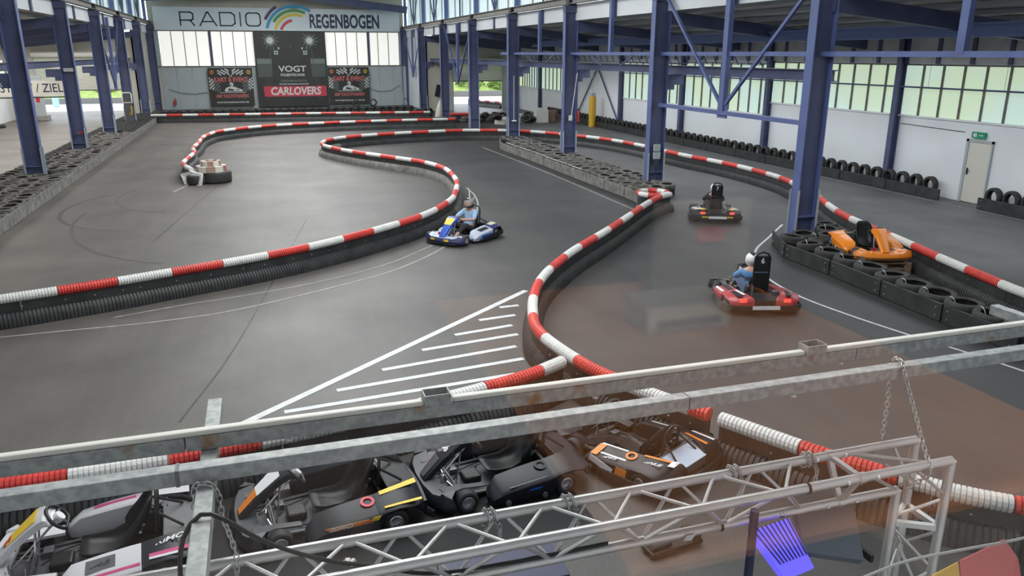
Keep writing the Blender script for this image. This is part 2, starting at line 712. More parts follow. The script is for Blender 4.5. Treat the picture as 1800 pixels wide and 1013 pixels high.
# grey fascia strip above the panes and its upright posts
fas = MB()
fas.span((WR - 0.06, 15.8, 4.47), (WR - 0.005, 47.0, 5.5))
fas.build('fascia', 'fascia_grey', wall_right)
for k in range(22):
    MB().span((WR - 0.12, 16.4 + k * 1.4, 4.45), (WR - 0.06, 16.55 + k * 1.4, 5.4)).build('fascia_post', 'blue_steel_dark', wall_right)
MB().tube([(WR - 0.02, 20.6, 2.28), (WR - 0.02, 23.4, 2.34)], 0.012, 6).build('cable', 'grey_body', wall_right)

wi = 1
for i, s in enumerate(sills):
    if s is None:
        continue
    a, b, t = rw_edges[i], rw_edges[i + 1], tops[i]
    w = empty('window_%d' % wi, (WR, (a + b) / 2, s), kind='structure')
    wi += 1
    L = b - a
    n = 9
    pw = L / n
    pm = {c: MB().span((0.06, -pw / 2 + 0.02, 0.03), (0.075, pw / 2 - 0.02, t - s - 0.03)).mesh('pane', c) for c in ('pane_green',)}
    for k in range(n):
        inst('pane', pm['pane_green'], (0, -L / 2 + (k + 0.5) * pw, 0), parent=w)
    me = MB().span((-0.02, -0.022, 0), (0.10, 0.022, t - s)).mesh('mullion', 'grey_board')
    for k in range(1, n):
        inst('mullion', me, (0, -L / 2 + k * pw, 0), parent=w)
    MB().span((-0.05, -L / 2, -0.03), (0.1, L / 2, 0.03)).build('window_sill', 'white_wall', w)
    MB().span((-0.03, -L / 2, t - s - 0.05), (0.1, L / 2, t - s)).build('window_head', 'grey_board', w)

# horizontal opener rod in front of the panes with its hanging pull rods
rod = empty('opener_rod', (WR - 0.25, 16, 3.66), label='long dark steel rod running along the right window band', cat='rod')
MB().tube([(0, 0, 0), (0, 31, -0.05)], 0.03, 8).build('rod', 'blue_steel_dark', rod)
for y in (3.2, 6.2, 9.0, 14, 20, 25):
    g = MB().tube([(0.02, y, 0.0), (0.02, y, 1.0)], 0.006, 5)
    g.tube([(0.02, y - 0.12, 0.0), (0.02, y + 0.12, 0.0)], 0.012, 5)
    g.build('pull_rod', 'grey_board', rod)

# ---- door in the right wall with its exit sign
door = empty('door_1', (WR - 0.02, 19.9, 0), kind='structure')
MB().span((-0.02, -0.45, 0.02), (0.02, 0.42, 2.0)).build('door_leaf', 'cream', door, bevel=0.006)
fr = MB()
fr.span((-0.05, 0.42, 0), (0.05, 0.52, 2.08))
fr.span((-0.05, -0.50, 0), (0.05, -0.45, 2.08))
fr.span((-0.05, -0.50, 2.0), (0.05, 0.52, 2.08))
fr.build('door_frame', 'grey_panel', door)
h = MB()
h.span((-0.035, 0.30, 0.92), (-0.02, 0.36, 1.14))
h.tube([(-0.02, 0.33, 1.05), (-0.08, 0.33, 1.05), (-0.08, 0.20, 1.05)], 0.012, 6)
h.build('door_handle', 'black_plastic', door)
sg = empty('exit_sign', (WR - 0.06, 19.98, 2.23), label='small green emergency exit sign above the pale side door', cat='sign')
MB().span((-0.03, -0.26, -0.1), (0.03, 0.26, 0.1)).build('sign_box', 'sign_green', sg)
pic = MB()
pic.span((-0.034, 0.06, -0.06), (-0.031, 0.2, 0.06))
pic.build('door_pictogram', 'print_white', sg)
pic = MB()
pic.span((-0.034, -0.14, -0.015), (-0.031, -0.02, 0.015))
pic.prism([(-0.2, 0.0), (-0.12, 0.045), (-0.12, -0.045)], -0.034, -0.031, 'X')
pic.build('arrow', 'print_white', sg)

# ---- aisle roofs (sloping down to the outer walls) with purlins, rafters and long beams
for side, xa, za, xb, zb in (('right', XR + 0.3, 6.35, WR + 0.3, 5.45), ('left', XL - 0.3, 6.55, WL - 0.3, 5.6)):
    r = MB()
    r.add([(xa, YG, za), (xb, YG, zb), (xb, YE, zb), (xa, YE, za), (xa, YG, za + 0.15), (xb, YG, zb + 0.15), (xb, YE, zb + 0.15), (xa, YE, za + 0.15)],
          [(0, 1, 2, 3), (4, 7, 6, 5), (0, 4, 5, 1), (1, 5, 6, 2), (2, 6, 7, 3), (3, 7, 4, 0)])
    roof = struct('ceiling' if side == 'right' else 'ceiling_left_aisle', r, 'roof_board')
    if side == 'right':
        roof.name = 'ceiling_right_aisle'
    for k in range(7):
        t = (k + 0.5) / 7
        x, z = xa + (xb - xa) * t, za + (zb - za) * t
        MB().span((x - 0.05, YG, z - 0.14), (x + 0.05, YE, z - 0.01)).build('purlin', 'grey_panel', roof)
    gr = [y for y in ([8.7] + GRID) if y < YE + 1 and (side == 'right' or y > 15)]
    for y in gr:
        MB().bar((xa - (0.1 if side == 'right' else -0.1), y, za - 0.36), (xb, y, zb - 0.34), 0.22, 0.42).build('rafter', 'blue_steel_dark', roof)
beam = MB()
for a, b in ((17.88, 5.25),):
    beam.span((17.88, 6, 5.20), (18.12, 52, 5.26))
    beam.span((17.98, 6, 5.26), (18.02, 52, 5.50))
    beam.span((17.88, 6, 5.50), (18.12, 52, 5.56))
tag(beam.build('roof_beam', 'blue_light'), 'long light blue steel beam under the right aisle roof', 'beam')

# runway beams on the column corbels, and the channel rail between the columns
for x, z0, lab, y0 in ((14.35, 4.08, 'blue runway beam along the right column row at mid height', 17.5),
                       (-9.15, 4.15, 'blue runway beam along the left column row at mid height', 25.7)):
    g = MB()
    g.span((x - 0.1, y0, z0), (x + 0.1, YE, z0 + 0.03))
    g.span((x - 0.015, y0, z0 + 0.03), (x + 0.015, YE, z0 + 0.27))
    g.span((x - 0.1, y0, z0 + 0.27), (x + 0.1, YE, z0 + 0.3))
    tag(g.build('runway_beam', 'blue_steel_dark'), lab, 'beam')
g = empty('channel_rail', (XR + 0.05, 0, 4.78), label='slim light blue channel rail tying the right columns together', cat='rail')
MB().span((-0.06, 6, -0.06), (0.06, 45, 0.06)).build('rail', 'blue_steel', g)
for yb in (12.95, 29.95, 38.45):
    pst = MB()
    pst.span((-0.07, yb - 0.1, 0.0), (0.07, yb + 0.1, 2.0))
    pst.build('hanger_post', 'blue_steel', g)
for y0, y1 in ((25.9, 33.9), (34.5, 42.4)):
    ym = (y0 + y1) / 2
    for d in (-1, 1):
        MB().bar((0, ym + d * 2.2, 0), (0, ym + d * 0.9, -0.45), 0.05).build('small_strut', 'blue_steel_dark', g)

# lattice strip of little diagonals above the far window band
lat = empty('lattice_girder', (21.6, 0, 4.3), label='thin lattice girder in front of the right wall under the roof', cat='girder')
lt = MB()
lt.span((-0.03, 31, -0.03), (0.03, YE, 0.0))
lt.span((-0.03, 31, 0.47), (0.03, YE, 0.5))
lt.build('chord', 'blue_steel', lat)
dia = MB().bar((0, 0, 0), (0, 0.45, 0.47), 0.04).mesh('diagonal', 'blue_steel')
for k in range(40):
    inst('diagonal', dia, (0, 31.2 + k * 0.92, 0), parent=lat)

# ---- nave: clerestory, crane rails, parapets
for side, x, s, ct in (('right', XR, 1, 6.82), ('left', XL, -1, 7.1)):
    par = MB().span((x + s * 0.22, 6, ct - 0.62), (x + s * 0.30, YB, ct + 0.06))
    pw_ = struct('wall_parapet_' + side, par, 'white_wall')
    for k, y in enumerate(GRID[:-1]):
        MB().span((x + s * 0.14, y + 4.15, ct - 0.64), (x + s * 0.22, y + 4.4, ct + 0.02)).build('post', 'blue_steel_dark', pw_)
    rail = empty('crane_rail', (x, 0, ct), label='grey brown crane rail on top of the %s column row' % side, cat='rail')
    g = MB()
    g.span((-0.16, 6, 0.06), (0.16, YB - 0.4, 0.09))
    g.span((-0.02, 6, 0.09), (0.02, YB - 0.4, 0.33))
    g.span((-0.16, 6, 0.33), (0.16, YB - 0.4, 0.36))
    g.build('beam', 'concrete', rail)
    for y in GRID:
        MB().span((-0.18, y - 0.2, 0.0), (0.18, y + 0.2, 0.34)).build('bearing', 'black_board', rail)
    # clerestory glazing
    cz0, cz1 = ct + 0.15, 10.6
    top = MB().span((x + s * 0.32, 6, cz1), (x + s * 0.6, YB, 11.0))
    cw = struct('wall_clerestory_' + side, top, 'white_wall')
    w = empty('window_%d' % wi, (x + s * 0.45, 0, cz0), kind='structure')
    wi += 1
    pn = MB().span((-0.01, -1.03, 0), (0.01, 1.03, cz1 - cz0)).mesh('pane', 'pane_blue')
    rib = MB()
    for q in range(5):
        rib.span((-0.015, -0.83 + q * 0.41, 0), (0.015, -0.82 + q * 0.41, cz1 - cz0))
    ribm = rib.mesh('glazing_ribs', 'grey_panel')
    mul = MB().span((-0.05, -0.04, 0), (0.05, 0.04, cz1 - cz0)).mesh('mullion', 'grey_panel')
    y = 17.2
    while y < YB - 1:
        inst('pane', pn, (0, y + 1.06, 0), parent=w)
        inst('glazing_ribs', ribm, (-s * 0.012, y + 1.06, 0), parent=w)
        inst('mullion', mul, (-s * 0.05, y, 0), parent=w)
        y += 2.125
    for k, y in enumerate(GRID):
        po = empty('upper_post', (x + s * 0.22, y, ct + 0.36), label='blue upper wall post above the %s crane rail, number %s from the near end' % (side, ['one', 'two', 'three', 'four', 'five', 'six', 'seven', 'eight'][k]), cat='post')
        MB().span((-0.12, -0.12, 0), (0.12, 0.12, 4.0)).build('post', 'blue_steel', po)
        if k < len(GRID) - 1:
            MB().bar((0, 4.25, 0.0), (0, 4.25, 3.6), 0.1).build('mid_post', 'blue_steel_dark', po)
            if k % 2 == 1 or k == 6:
                MB().bar((0, 4.2, 0.0), (0, 1.6, 3.6), 0.08).build('brace', 'blue_steel_dark', po)
                MB().bar((0, 4.3, 0.0), (0, 6.9, 3.6), 0.08).build('brace', 'blue_steel_dark', po)
    # closed nave side wall behind the aisles' end walls
    struct('wall_nave_' + side, MB().span((x + s * 0.31, YE, 0), (x + s * 0.45, YB, ct)), 'white_wall' if side == 'right' else 'beige_wall')

# nave roof with translucent rooflight bands
rf = MB().span((XL - 0.6, YG, 11.0), (XR + 0.6, YB + 0.3, 11.2))
ceil = struct('ceiling', rf, 'roof_steel')
for yy in (12, 29, 46, 63):
    MB().span((-1.9, yy - 6, 10.93), (7.1, yy + 6, 10.96)).build('rooflight', 'pane_blue', ceil)

# ---- nave end wall: profiled grey sheets, window band, gable
wb = MB()
wb.span((XL, YB, 0), (XR, YB + 0.25, 3.62))
wb.span((XL, YB, 6.62), (XR, YB + 0.25, 11))
wall_back = struct('wall_back', wb, 'beige_wall')
pnl = MB().span((-0.62, -0.03, 0.0), (0.62, 0.0, 3.6)).mesh('sheet', 'grey_panel')
for k in range(17):
    inst('sheet', pnl, (XL + 1.15 + k * 1.27, YB, 0), parent=wall_back)
MB().span((XL, YB - 0.05, 3.6), (XR, YB, 3.72)).build('window_ledge', 'grey_board', wall_back)
for gx0, gx1, skip in ((-7.75, 0.4, None), (6.3, 13.1, None)):
    w = empty('window_%d' % wi, ((gx0 + gx1) / 2, YB + 0.1, 3.66), kind='structure')
    wi += 1
    L = gx1 - gx0
    n = 8 if L > 7.5 else 7
    pw = L / n
    me = MB().span((-pw / 2 + 0.03, -0.01, 0.05), (pw / 2 - 0.03, 0.01, 2.95)).mesh('pane', 'pane_warm')
    ml = MB().span((-0.03, -0.06, 0), (0.03, 0.03, 3.0)).mesh('mullion', 'grey_board')
    for k in range(n):
        inst('pane', me, (-L / 2 + (k + 0.5) * pw, 0, 0), parent=w)
        if k:
            inst('mullion', ml, (-L / 2 + k * pw, 0, 0), parent=w)
    MB().span((-0.09, -0.12, 0), (0.09, 0.0, 3.0)).build('post', 'blue_steel_dark', w, loc=(-L / 2 + (4 if n == 8 else 4) * pw + 0.12, 0, 0))
mid = MB().span((0.4, YB, 3.62), (6.3, YB + 0.25, 6.62))
mid.span((XL, YB, 3.62), (-7.75, YB + 0.25, 6.62))
mid.span((13.1, YB, 3.62), (XR, YB + 0.25, 6.62))
mid.build('window_pier', 'grey_panel', wall_back)
pb = MB()
pb.bar((XL, YB - 2.2, 9.2), (2.6, YB - 2.2, 9.75), 0.3, 0.5)
pb.bar((2.6, YB - 2.2, 9.75), (XR, YB - 2.2, 8.55), 0.3, 0.6)
tag(pb.build('roof_frame_beam', 'blue_steel_dark'), 'dark blue roof frame beam above the wide radio banner', 'beam')
cb = MB().tube(smooth_pts([(-7.4, YB - 0.12, 1.75), (-6.5, YB - 0.12, 1.35), (-5.3, YB - 0.12, 1.2), (-4.2, YB - 0.12, 1.45)], 1), 0.02, 5)
cb.build('cable', 'grey_body', wall_back)
cb = MB().tube(smooth_pts([(9.9, YB - 0.12, 1.7), (11.0, YB - 0.12, 1.15), (12.2, YB - 0.12, 1.2), (13.1, YB - 0.12, 1.9)], 1), 0.02, 5)
cb.build('cable', 'grey_body', wall_back)


# ---- aisle end walls with half-raised roller shutters
def end_wall(side, x0, x1, d0, d1, zs, zt, dn, m):
    g = MB()
    g.span((x0, YE, 0), (d0, YE + 0.25, 6.2))
    g.span((d1, YE, 0), (x1, YE + 0.25, 6.2))
    g.span((d0, YE, zt), (d1, YE + 0.25, 6.2))
    wl_ = struct('wall_end_%s_aisle' % side, g, m)
    d = empty('door_%d' % dn, ((d0 + d1) / 2, YE + 0.05, 0), kind='structure')
    L = d1 - d0
    sl = MB().prism([(0, 0), (-0.035, 0.03), (-0.035, 0.09), (0, 0.115)], -L / 2, L / 2, 'X')
    # prism along X: poly is (y, z)
    me = sl.mesh('shutter_slat', 'shutter')
    z = zs
    while z < zt - 0.02:
        inst('shutter_slat', me, (0, 0, z), parent=d)
        z += 0.12
    MB().span((-L / 2, -0.06, zs - 0.07), (L / 2, 0.02, zs)).build('bottom_bar', 'grey_board', d)
    for x in (-L / 2, L / 2):
        MB().span((x - 0.06, -0.1, 0), (x + 0.06, 0.0, zt)).build('guide_rail', 'grey_panel', d)
    MB().tube([(-L / 2, -0.28, zt + 0.16), (L / 2, -0.28, zt + 0.16)], 0.22, 14).build('shutter_roll', 'shutter', d, smooth=True)
    return wl_


wl_right = end_wall('right', XR + 0.31, WR, 16.24, 20.75, 2.48, 4.05, 2, 'beige_wall')
wl_left = end_wall('left', WL, XL - 0.31, -15.7, -9.75, 2.12, 4.55, 3, 'beige_wall')
# left outer wall with its bright window strip
g = MB()
g.span((WL - 0.3, YG, 0), (WL, YE, 1.9))
g.span((WL - 0.3, YG, 4.3), (WL, YE, 6.4))
wall_left = struct('wall_left', g, 'white_wall')
w = empty('window_%d' % wi, (WL, 0, 1.9), kind='structure')
wi += 1
pn = MB().span((-0.1, -0.95, 0), (-0.08, 0.95, 2.4)).mesh('pane', 'pane_warm')
ml = MB().span((-0.12, -0.05, 0), (0.02, 0.05, 2.4)).mesh('mullion', 'grey_board')
for k in range(32):
    inst('pane', pn, (0, 5.0 + k * 2.0, 0), parent=w)
    inst('mullion', ml, (0, 6.0 + k * 2.0, 0), parent=w)

# ---- outdoors seen through the raised shutters
struct('ground_outside', MB().span((-60, YB + 0.3, -0.15), (80, 150, -0.02)).span((-60, YE + 0.25, -0.15), (XL - 0.4, YB + 0.3, -0.02)).span((XR + 0.5, YE + 0.25, -0.15), (80, YB + 0.3, -0.02)), 'outdoor_paving')
bank = MB()
bank.add([(-60, 92, 0), (80, 92, 0), (80, 108, 4.2), (-60, 108, 4.2), (-60, 150, 5), (80, 150, 5)], [(0, 1, 2, 3), (3, 2, 5, 4)])
tag(bank.build('grass_bank', 'grass'), 'bright green grass bank outside behind the roller shutters', 'grass', kind='stuff')
kerb = MB().box((-15, 88.5, 0.25), (34, 0.5, 0.55)).box((24, 90.5, 0.3), (30, 0.6, 0.6))
tag(kerb.build('kerb_wall', 'tarmac_grey'), 'low dark kerb wall in front of the grass bank outside', 'wall')


def bush(x, y, r, lab):
    o = empty('bush', (x, y, 0.3), label=lab, cat='bush', group='bushes outside on the grass bank')
    fol = MB()
    for k in range(260):
        u = Vector((random.gauss(0, 1), random.gauss(0, 1), random.gauss(0, 0.8))).normalized() * r * random.uniform(0.55, 1)
        u.z = abs(u.z) + 0.3
        n = Vector((random.uniform(-1, 1), random.uniform(-1, 1), random.uniform(-1, 1))).normalized()
        s_ = n.orthogonal().normalized() * 0.25
        q = n.cross(s_).normalized() * 0.14
        fol.add([u - s_, u - q, u + s_, u + q], [(0, 1, 2, 3)])
    fol.build('foliage', 'leaf', o)['kind'] = 'stuff'
    MB().tube([(0, 0, -0.3), (0.1, 0, r)], 0.08, 6).build('stem', 'pallet_wood', o)


bl = ['leafy bush outside the left roller shutter, %s from the left', 'leafy bush outside the right roller shutter, %s from the left']
for k, (x, y) in enumerate([(-24, 97), (-19.5, 99), (-15.5, 96), (-12, 98), (18.5, 97), (21.5, 99), (25, 96), (28.5, 95)]):
    bush(x, y, random.uniform(1.4, 2.2), bl[0 if x < 0 else 1] % ['first', 'second', 'third', 'fourth'][k % 4])

# ---- viewing gallery around the camera: front wall, window pane, floor, dark interior
g = MB()
g.span((WL, YG - 0.1, 0), (WR, YG, 4.15))
g.span((WL, YG - 0.1, 6.4), (WR, YG, 11))
g.span((WL, YG - 0.1, 4.15), (-3.0, YG, 6.4))
g.span((4.0, YG - 0.1, 4.15), (WR, YG, 6.4))
struct('wall_gallery_front', g, 'white_wall')
wn_ = empty('window_%d' % wi, (0.5, YG - 0.05, 4.15), kind='structure')
MB().span((-3.5, -0.004, 0.0), (3.5, 0.004, 2.25)).build('pane', 'glass', wn_)
g = MB()
g.span((-3.5, -0.06, -0.04), (3.5, 0.06, 0.0))
g.span((-3.5, -0.06, 2.25), (3.5, 0.06, 2.3))
g.span((-3.55, -0.06, -0.04), (-3.5, 0.06, 2.3))
g.span((3.5, -0.06, -0.04), (3.55, 0.06, 2.3))
g.build('window_frame', 'grey_panel', wn_)
struct('floor_gallery', MB().span((-6, -6, 3.1), (8, YG - 0.1, 3.3)), 'gallery_floor')
struct('ceiling_gallery', MB().span((-6, -6, 6.4), (8, YG - 0.1, 6.6)), 'gallery_dark')
struct('wall_gallery_back', MB().span((-6, -6.2, 3.1), (8, -6, 6.6)), 'gallery_dark')
struct('wall_gallery_left', MB().span((-6.2, -6, 3.1), (-6, YG - 0.1, 6.6)), 'gallery_dark')
struct('wall_gallery_right', MB().span((8, -6, 3.1), (8.2, YG - 0.1, 6.6)), 'gallery_dark')
# ================================================================== steel columns
ordn = ['nearest', 'second', 'third', 'fourth', 'fifth', 'sixth', 'seventh', 'farthest']


def column(x, y, h, side, k):
    nm = 'blue steel H-column of the %s row, %s from the gallery' % (side, ordn[k] if side == 'right' else ['nearest in view', 'second', 'third', 'fourth', 'fifth', 'farthest'][k])
    o = empty('steel_column', (x, y, 0), label=nm, cat='column', group='blue columns of the %s row' % side)
    MB().span((-0.31, -0.15, 0), (-0.28, 0.15, h)).build('flange', 'blue_steel', o)
    MB().span((0.28, -0.15, 0), (0.31, 0.15, h)).build('flange', 'blue_steel', o)
    MB().span((-0.28, -0.012, 0), (0.28, 0.012, h)).build('web', 'blue_steel_dark', o)
    MB().span((-0.34, -0.2, 0), (0.34, 0.2, 0.03)).build('base_plate', 'blue_steel_dark', o)
    cap = MB().add([(-0.34, -0.18, h), (0.34, -0.18, h), (0.34, 0.18, h), (-0.34, 0.18, h),
                    (-0.31, -0.15, h - 0.3), (0.31, -0.15, h - 0.3), (0.31, 0.15, h - 0.3), (-0.31, 0.15, h - 0.3)],
                   [(0, 1, 2, 3), (4, 7, 6, 5), (0, 4, 5, 1), (1, 5, 6, 2), (2, 6, 7, 3), (3, 7, 4, 0)])
    cap.build('head_plate', 'blue_steel_dark', o)
    for sx in (-1, 1):
        for sy in (-1, 1):
            gd = MB()
            gd.span((sx * 0.315 - 0.012, sy * 0.16 - 0.012, 0.03), (sx * 0.315 + 0.012, sy * 0.16 + 0.012, 1.35))
            gd.span((sx * 0.315 - 0.03, sy * 0.172 - 0.006, 0.03), (sx * 0.315 + 0.03, sy * 0.172 + 0.006, 1.35))
            gd.build('corner_guard', 'grey_panel', o)
    s = 1 if side == 'right' else -1
    cor = MB()
    cor.span((s * 0.31, -0.12, 3.72), (s * 0.95, 0.12, 4.08))
    cor.span((s * 0.31, -0.1, 3.55), (s * 0.6, 0.1, 3.72))
    if not (side == 'right' and k == 0):
        cor.build('corbel', 'blue_steel_dark', o)
    MB().span((-0.29, -0.15, 0.62), (0.29, -0.0, 0.65)).build('stiffener', 'blue_steel', o)
    return o


cols_r = [column(XR, y, 6.82, 'right', k) for k, y in enumerate(GRID)]
cols_l = [column(XL, y, 7.1, 'left', k) for k, y in enumerate(GRID[2:])]

# equipment on single columns
o = empty('switch_box', (XR - 0.03, 25.7 - 0.16, 1.15), label='grey switch box with a cable on the second right column', cat='box')
MB().span((-0.12, -0.12, 0.25), (0.12, 0, 0.5)).build('upper_box', 'grey_panel', o, bevel=0.01)
MB().span((-0.12, -0.14, -0.02), (0.12, 0, 0.22)).build('lower_box', 'grey_panel', o, bevel=0.01)
MB().add([(-0.1, -0.1, -0.03), (0.1, -0.1, -0.03), (0.1, 0, -0.03), (-0.1, 0, -0.03), (-0.03, -0.05, -0.28), (0.03, -0.05, -0.28), (0.03, 0, -0.28), (-0.03, 0, -0.28)],
         [(3, 2, 1, 0), (4, 5, 6, 7), (0, 1, 5, 4), (1, 2, 6, 5), (2, 3, 7, 6), (3, 0, 4, 7)]).build('cable_funnel', 'grey_body', o)
MB().tube(smooth_pts([(0, -0.03, -0.28), (0.02, -0.03, -0.6), (0.1, -0.03, -0.9), (0.14, -0.03, -1.05)], 1), 0.014, 6).build('cable', 'black_plastic', o)
o = empty('wall_switch', (XR, 34.2 - 0.17, 1.95), label='small white switch with a looping cable on the third right column', cat='switch')
MB().span((-0.08, -0.08, -0.12), (0.08, 0, 0.12)).build('switch_body', 'white_plastic', o, bevel=0.01)
MB().tube(smooth_pts([(0.05, -0.03, 0.12), (0.2, -0.03, 0.9), (0.16, -0.03, 1.5), (0.3, -0.03, 2.0)], 2), 0.02, 6).build('cable', 'white_plastic', o)
o = empty('pipe_valve', (XR, 42.7 - 0.18, 0), label='thin pale pipe with a tap on the fourth right column', cat='pipe')
MB().tube([(0, 0, 1.15), (0, 0, 3.6)], 0.03, 6).build('pipe', 'grey_panel', o)
MB().tube([(-0.14, -0.02, 1.15), (0.14, -0.02, 1.15)], 0.04, 6).build('tap', 'brass' if 'brass' in M else 'chrome', o)
o = empty('tap_fitting', (XL + 0.1, 42.7 - 0.18, 1.1), label='small red and brass tap on the second left column', cat='tap')
MB().tube([(-0.15, 0, 0), (0.15, 0, 0)], 0.035, 6).build('tap_body', 'chrome', o)
MB().box((0.05, -0.06, 0.05), (0.14, 0.05, 0.08)).build('tap_wheel', 'extinguisher', o)
o = empty('notice_plate', (XL - 0.12, 42.7 - 0.165, 4.05), label='small white notice plate on the second left column', cat='sign')
MB().box((0.15, 0, 0), (0.42, 0.02, 0.16)).build('plate', 'white_plastic', o)
o = empty('control_cabinet', (XL, 59.7 - 0.3, 0), label='grey control cabinet with rounded white frame at the fourth left column', cat='cabinet')
MB().box((0, 0, 1.2), (0.5, 0.3, 2.2)).build('body', 'grey_body', o)
fr_ = [(-0.24 + 0.0, -0.18, 1.5)]
MB().tube([(-0.28, -0.17, 1.6), (-0.28, -0.17, 2.15), (-0.2, -0.17, 2.25), (0.2, -0.17, 2.25), (0.28, -0.17, 2.15), (0.28, -0.17, 1.6)], 0.05, 6, closed=True).build('white_frame', 'white_plastic', o)
MB().tube(smooth_pts([(0.2, -0.18, 1.4), (0.24, -0.2, 0.9), (0.14, -0.2, 0.6), (0.05, -0.2, 0.95)], 1), 0.04, 6).build('yellow_hose', 'yellow', o)

# V-bracing between the two nearest right columns, and farther ones
def vbrace(y0, y1, zn, zt, lab, x=XR, full=True):
    o = empty('v_brace', (x, (y0 + y1) / 2, zn), label=lab, cat='brace')
    hl = (y1 - y0) / 2 - 0.2
    MB().bar((0, 0, 0.1), (0, -hl, zt - zn), 0.09).build('diagonal', 'blue_steel', o)
    MB().bar((0, 0, 0.1), (0, hl, zt - zn), 0.09).build('diagonal', 'blue_steel', o)
    MB().span((-0.08, -0.12, 0), (0.08, 0.12, zt - zn)).build('centre_post', 'blue_steel', o)
    if full:
        MB().span((-0.02, -0.26, -0.2), (0.02, 0.26, 0.22)).build('gusset_plate', 'blue_steel', o)
        MB().span((-0.07, -hl, -0.1), (0.07, hl, 0.02)).build('tie_rod', 'blue_steel', o)


vbrace(17.2, 25.7, 3.08, 6.75, 'blue V-shaped brace with gusset plate between the two nearest right columns')
vbrace(51.2, 59.7, 2.7, 6.75, 'thin V-shaped brace between the fifth and sixth right columns', full=False)
vbrace(68.2, 76.7, 2.7, 6.75, 'thin V-shaped brace between the last two right columns', full=False)
vbrace(51.2, 59.7, 2.6, 6.9, 'thin V-shaped brace between two far left columns', x=XL, full=False)

# slim columns along the right wall
for k, y in enumerate((15.8, 23.6, 31.4, 39.2, 47.0, 54.8, 62.5)):
    o = empty('wall_column', (WR - 0.16, y, 0), label='slim dark blue wall column on the right wall, %s from the near end' % ['first', 'second', 'third', 'fourth', 'fifth', 'sixth', 'seventh'][k], cat='column', group='slim columns on the right wall')
    MB().span((-0.13, -0.012, 0), (0.13, 0.012, 5.5)).build('web', 'blue_steel_dark', o)
    for s in (-1, 1):
        MB().span((s * 0.13 - 0.012, -0.11, 0), (s * 0.13 + 0.012, 0.11, 5.5)).build('flange', 'blue_steel_dark', o)
o = empty('cross_brace', (WR - 0.12, 50.9, 0), label='thin dark inverted V brace on the blank bay of the right wall', cat='brace')
MB().bar((0, -3.6, 0.4), (0, 0, 3.9), 0.07).build('diagonal', 'blue_steel_dark', o)
MB().bar((0, 3.6, 0.4), (0, 0, 3.9), 0.07).build('diagonal', 'blue_steel_dark', o)

# ================================================================== track barriers
RINGP = 0.052


def tube_segment(path, s0, s1, z, r, near, material, parent):
    """moulded rail cap: a thick tube with a groove between every two clips"""
    g = MB()
    pts, rs = [], []
    L = s1 - s0 - 0.012
    if near:
        n = max(3, int(round(L / RINGP)))
        for i in range(n):
            a = s0 + L * i / n
            w = L / n
            for t, rr in ((0.02, r - 0.018), (0.14, r), (0.84, r), (0.97, r - 0.018)):
                p = path.at(a + w * t)
                pts.append((p.x, p.y, z))
                rs.append(rr)
        g.tube(pts, rs, 12)
    else:
        n = max(3, int(L / 0.2))
        for i in range(n + 1):
            p = path.at(s0 + L * i / n)
            pts.append((p.x, p.y, z))
            rs.append(r)
        g.tube(pts, rs, 10)
    return g.build('tube_segment', material, parent, smooth=25 if near else 60)


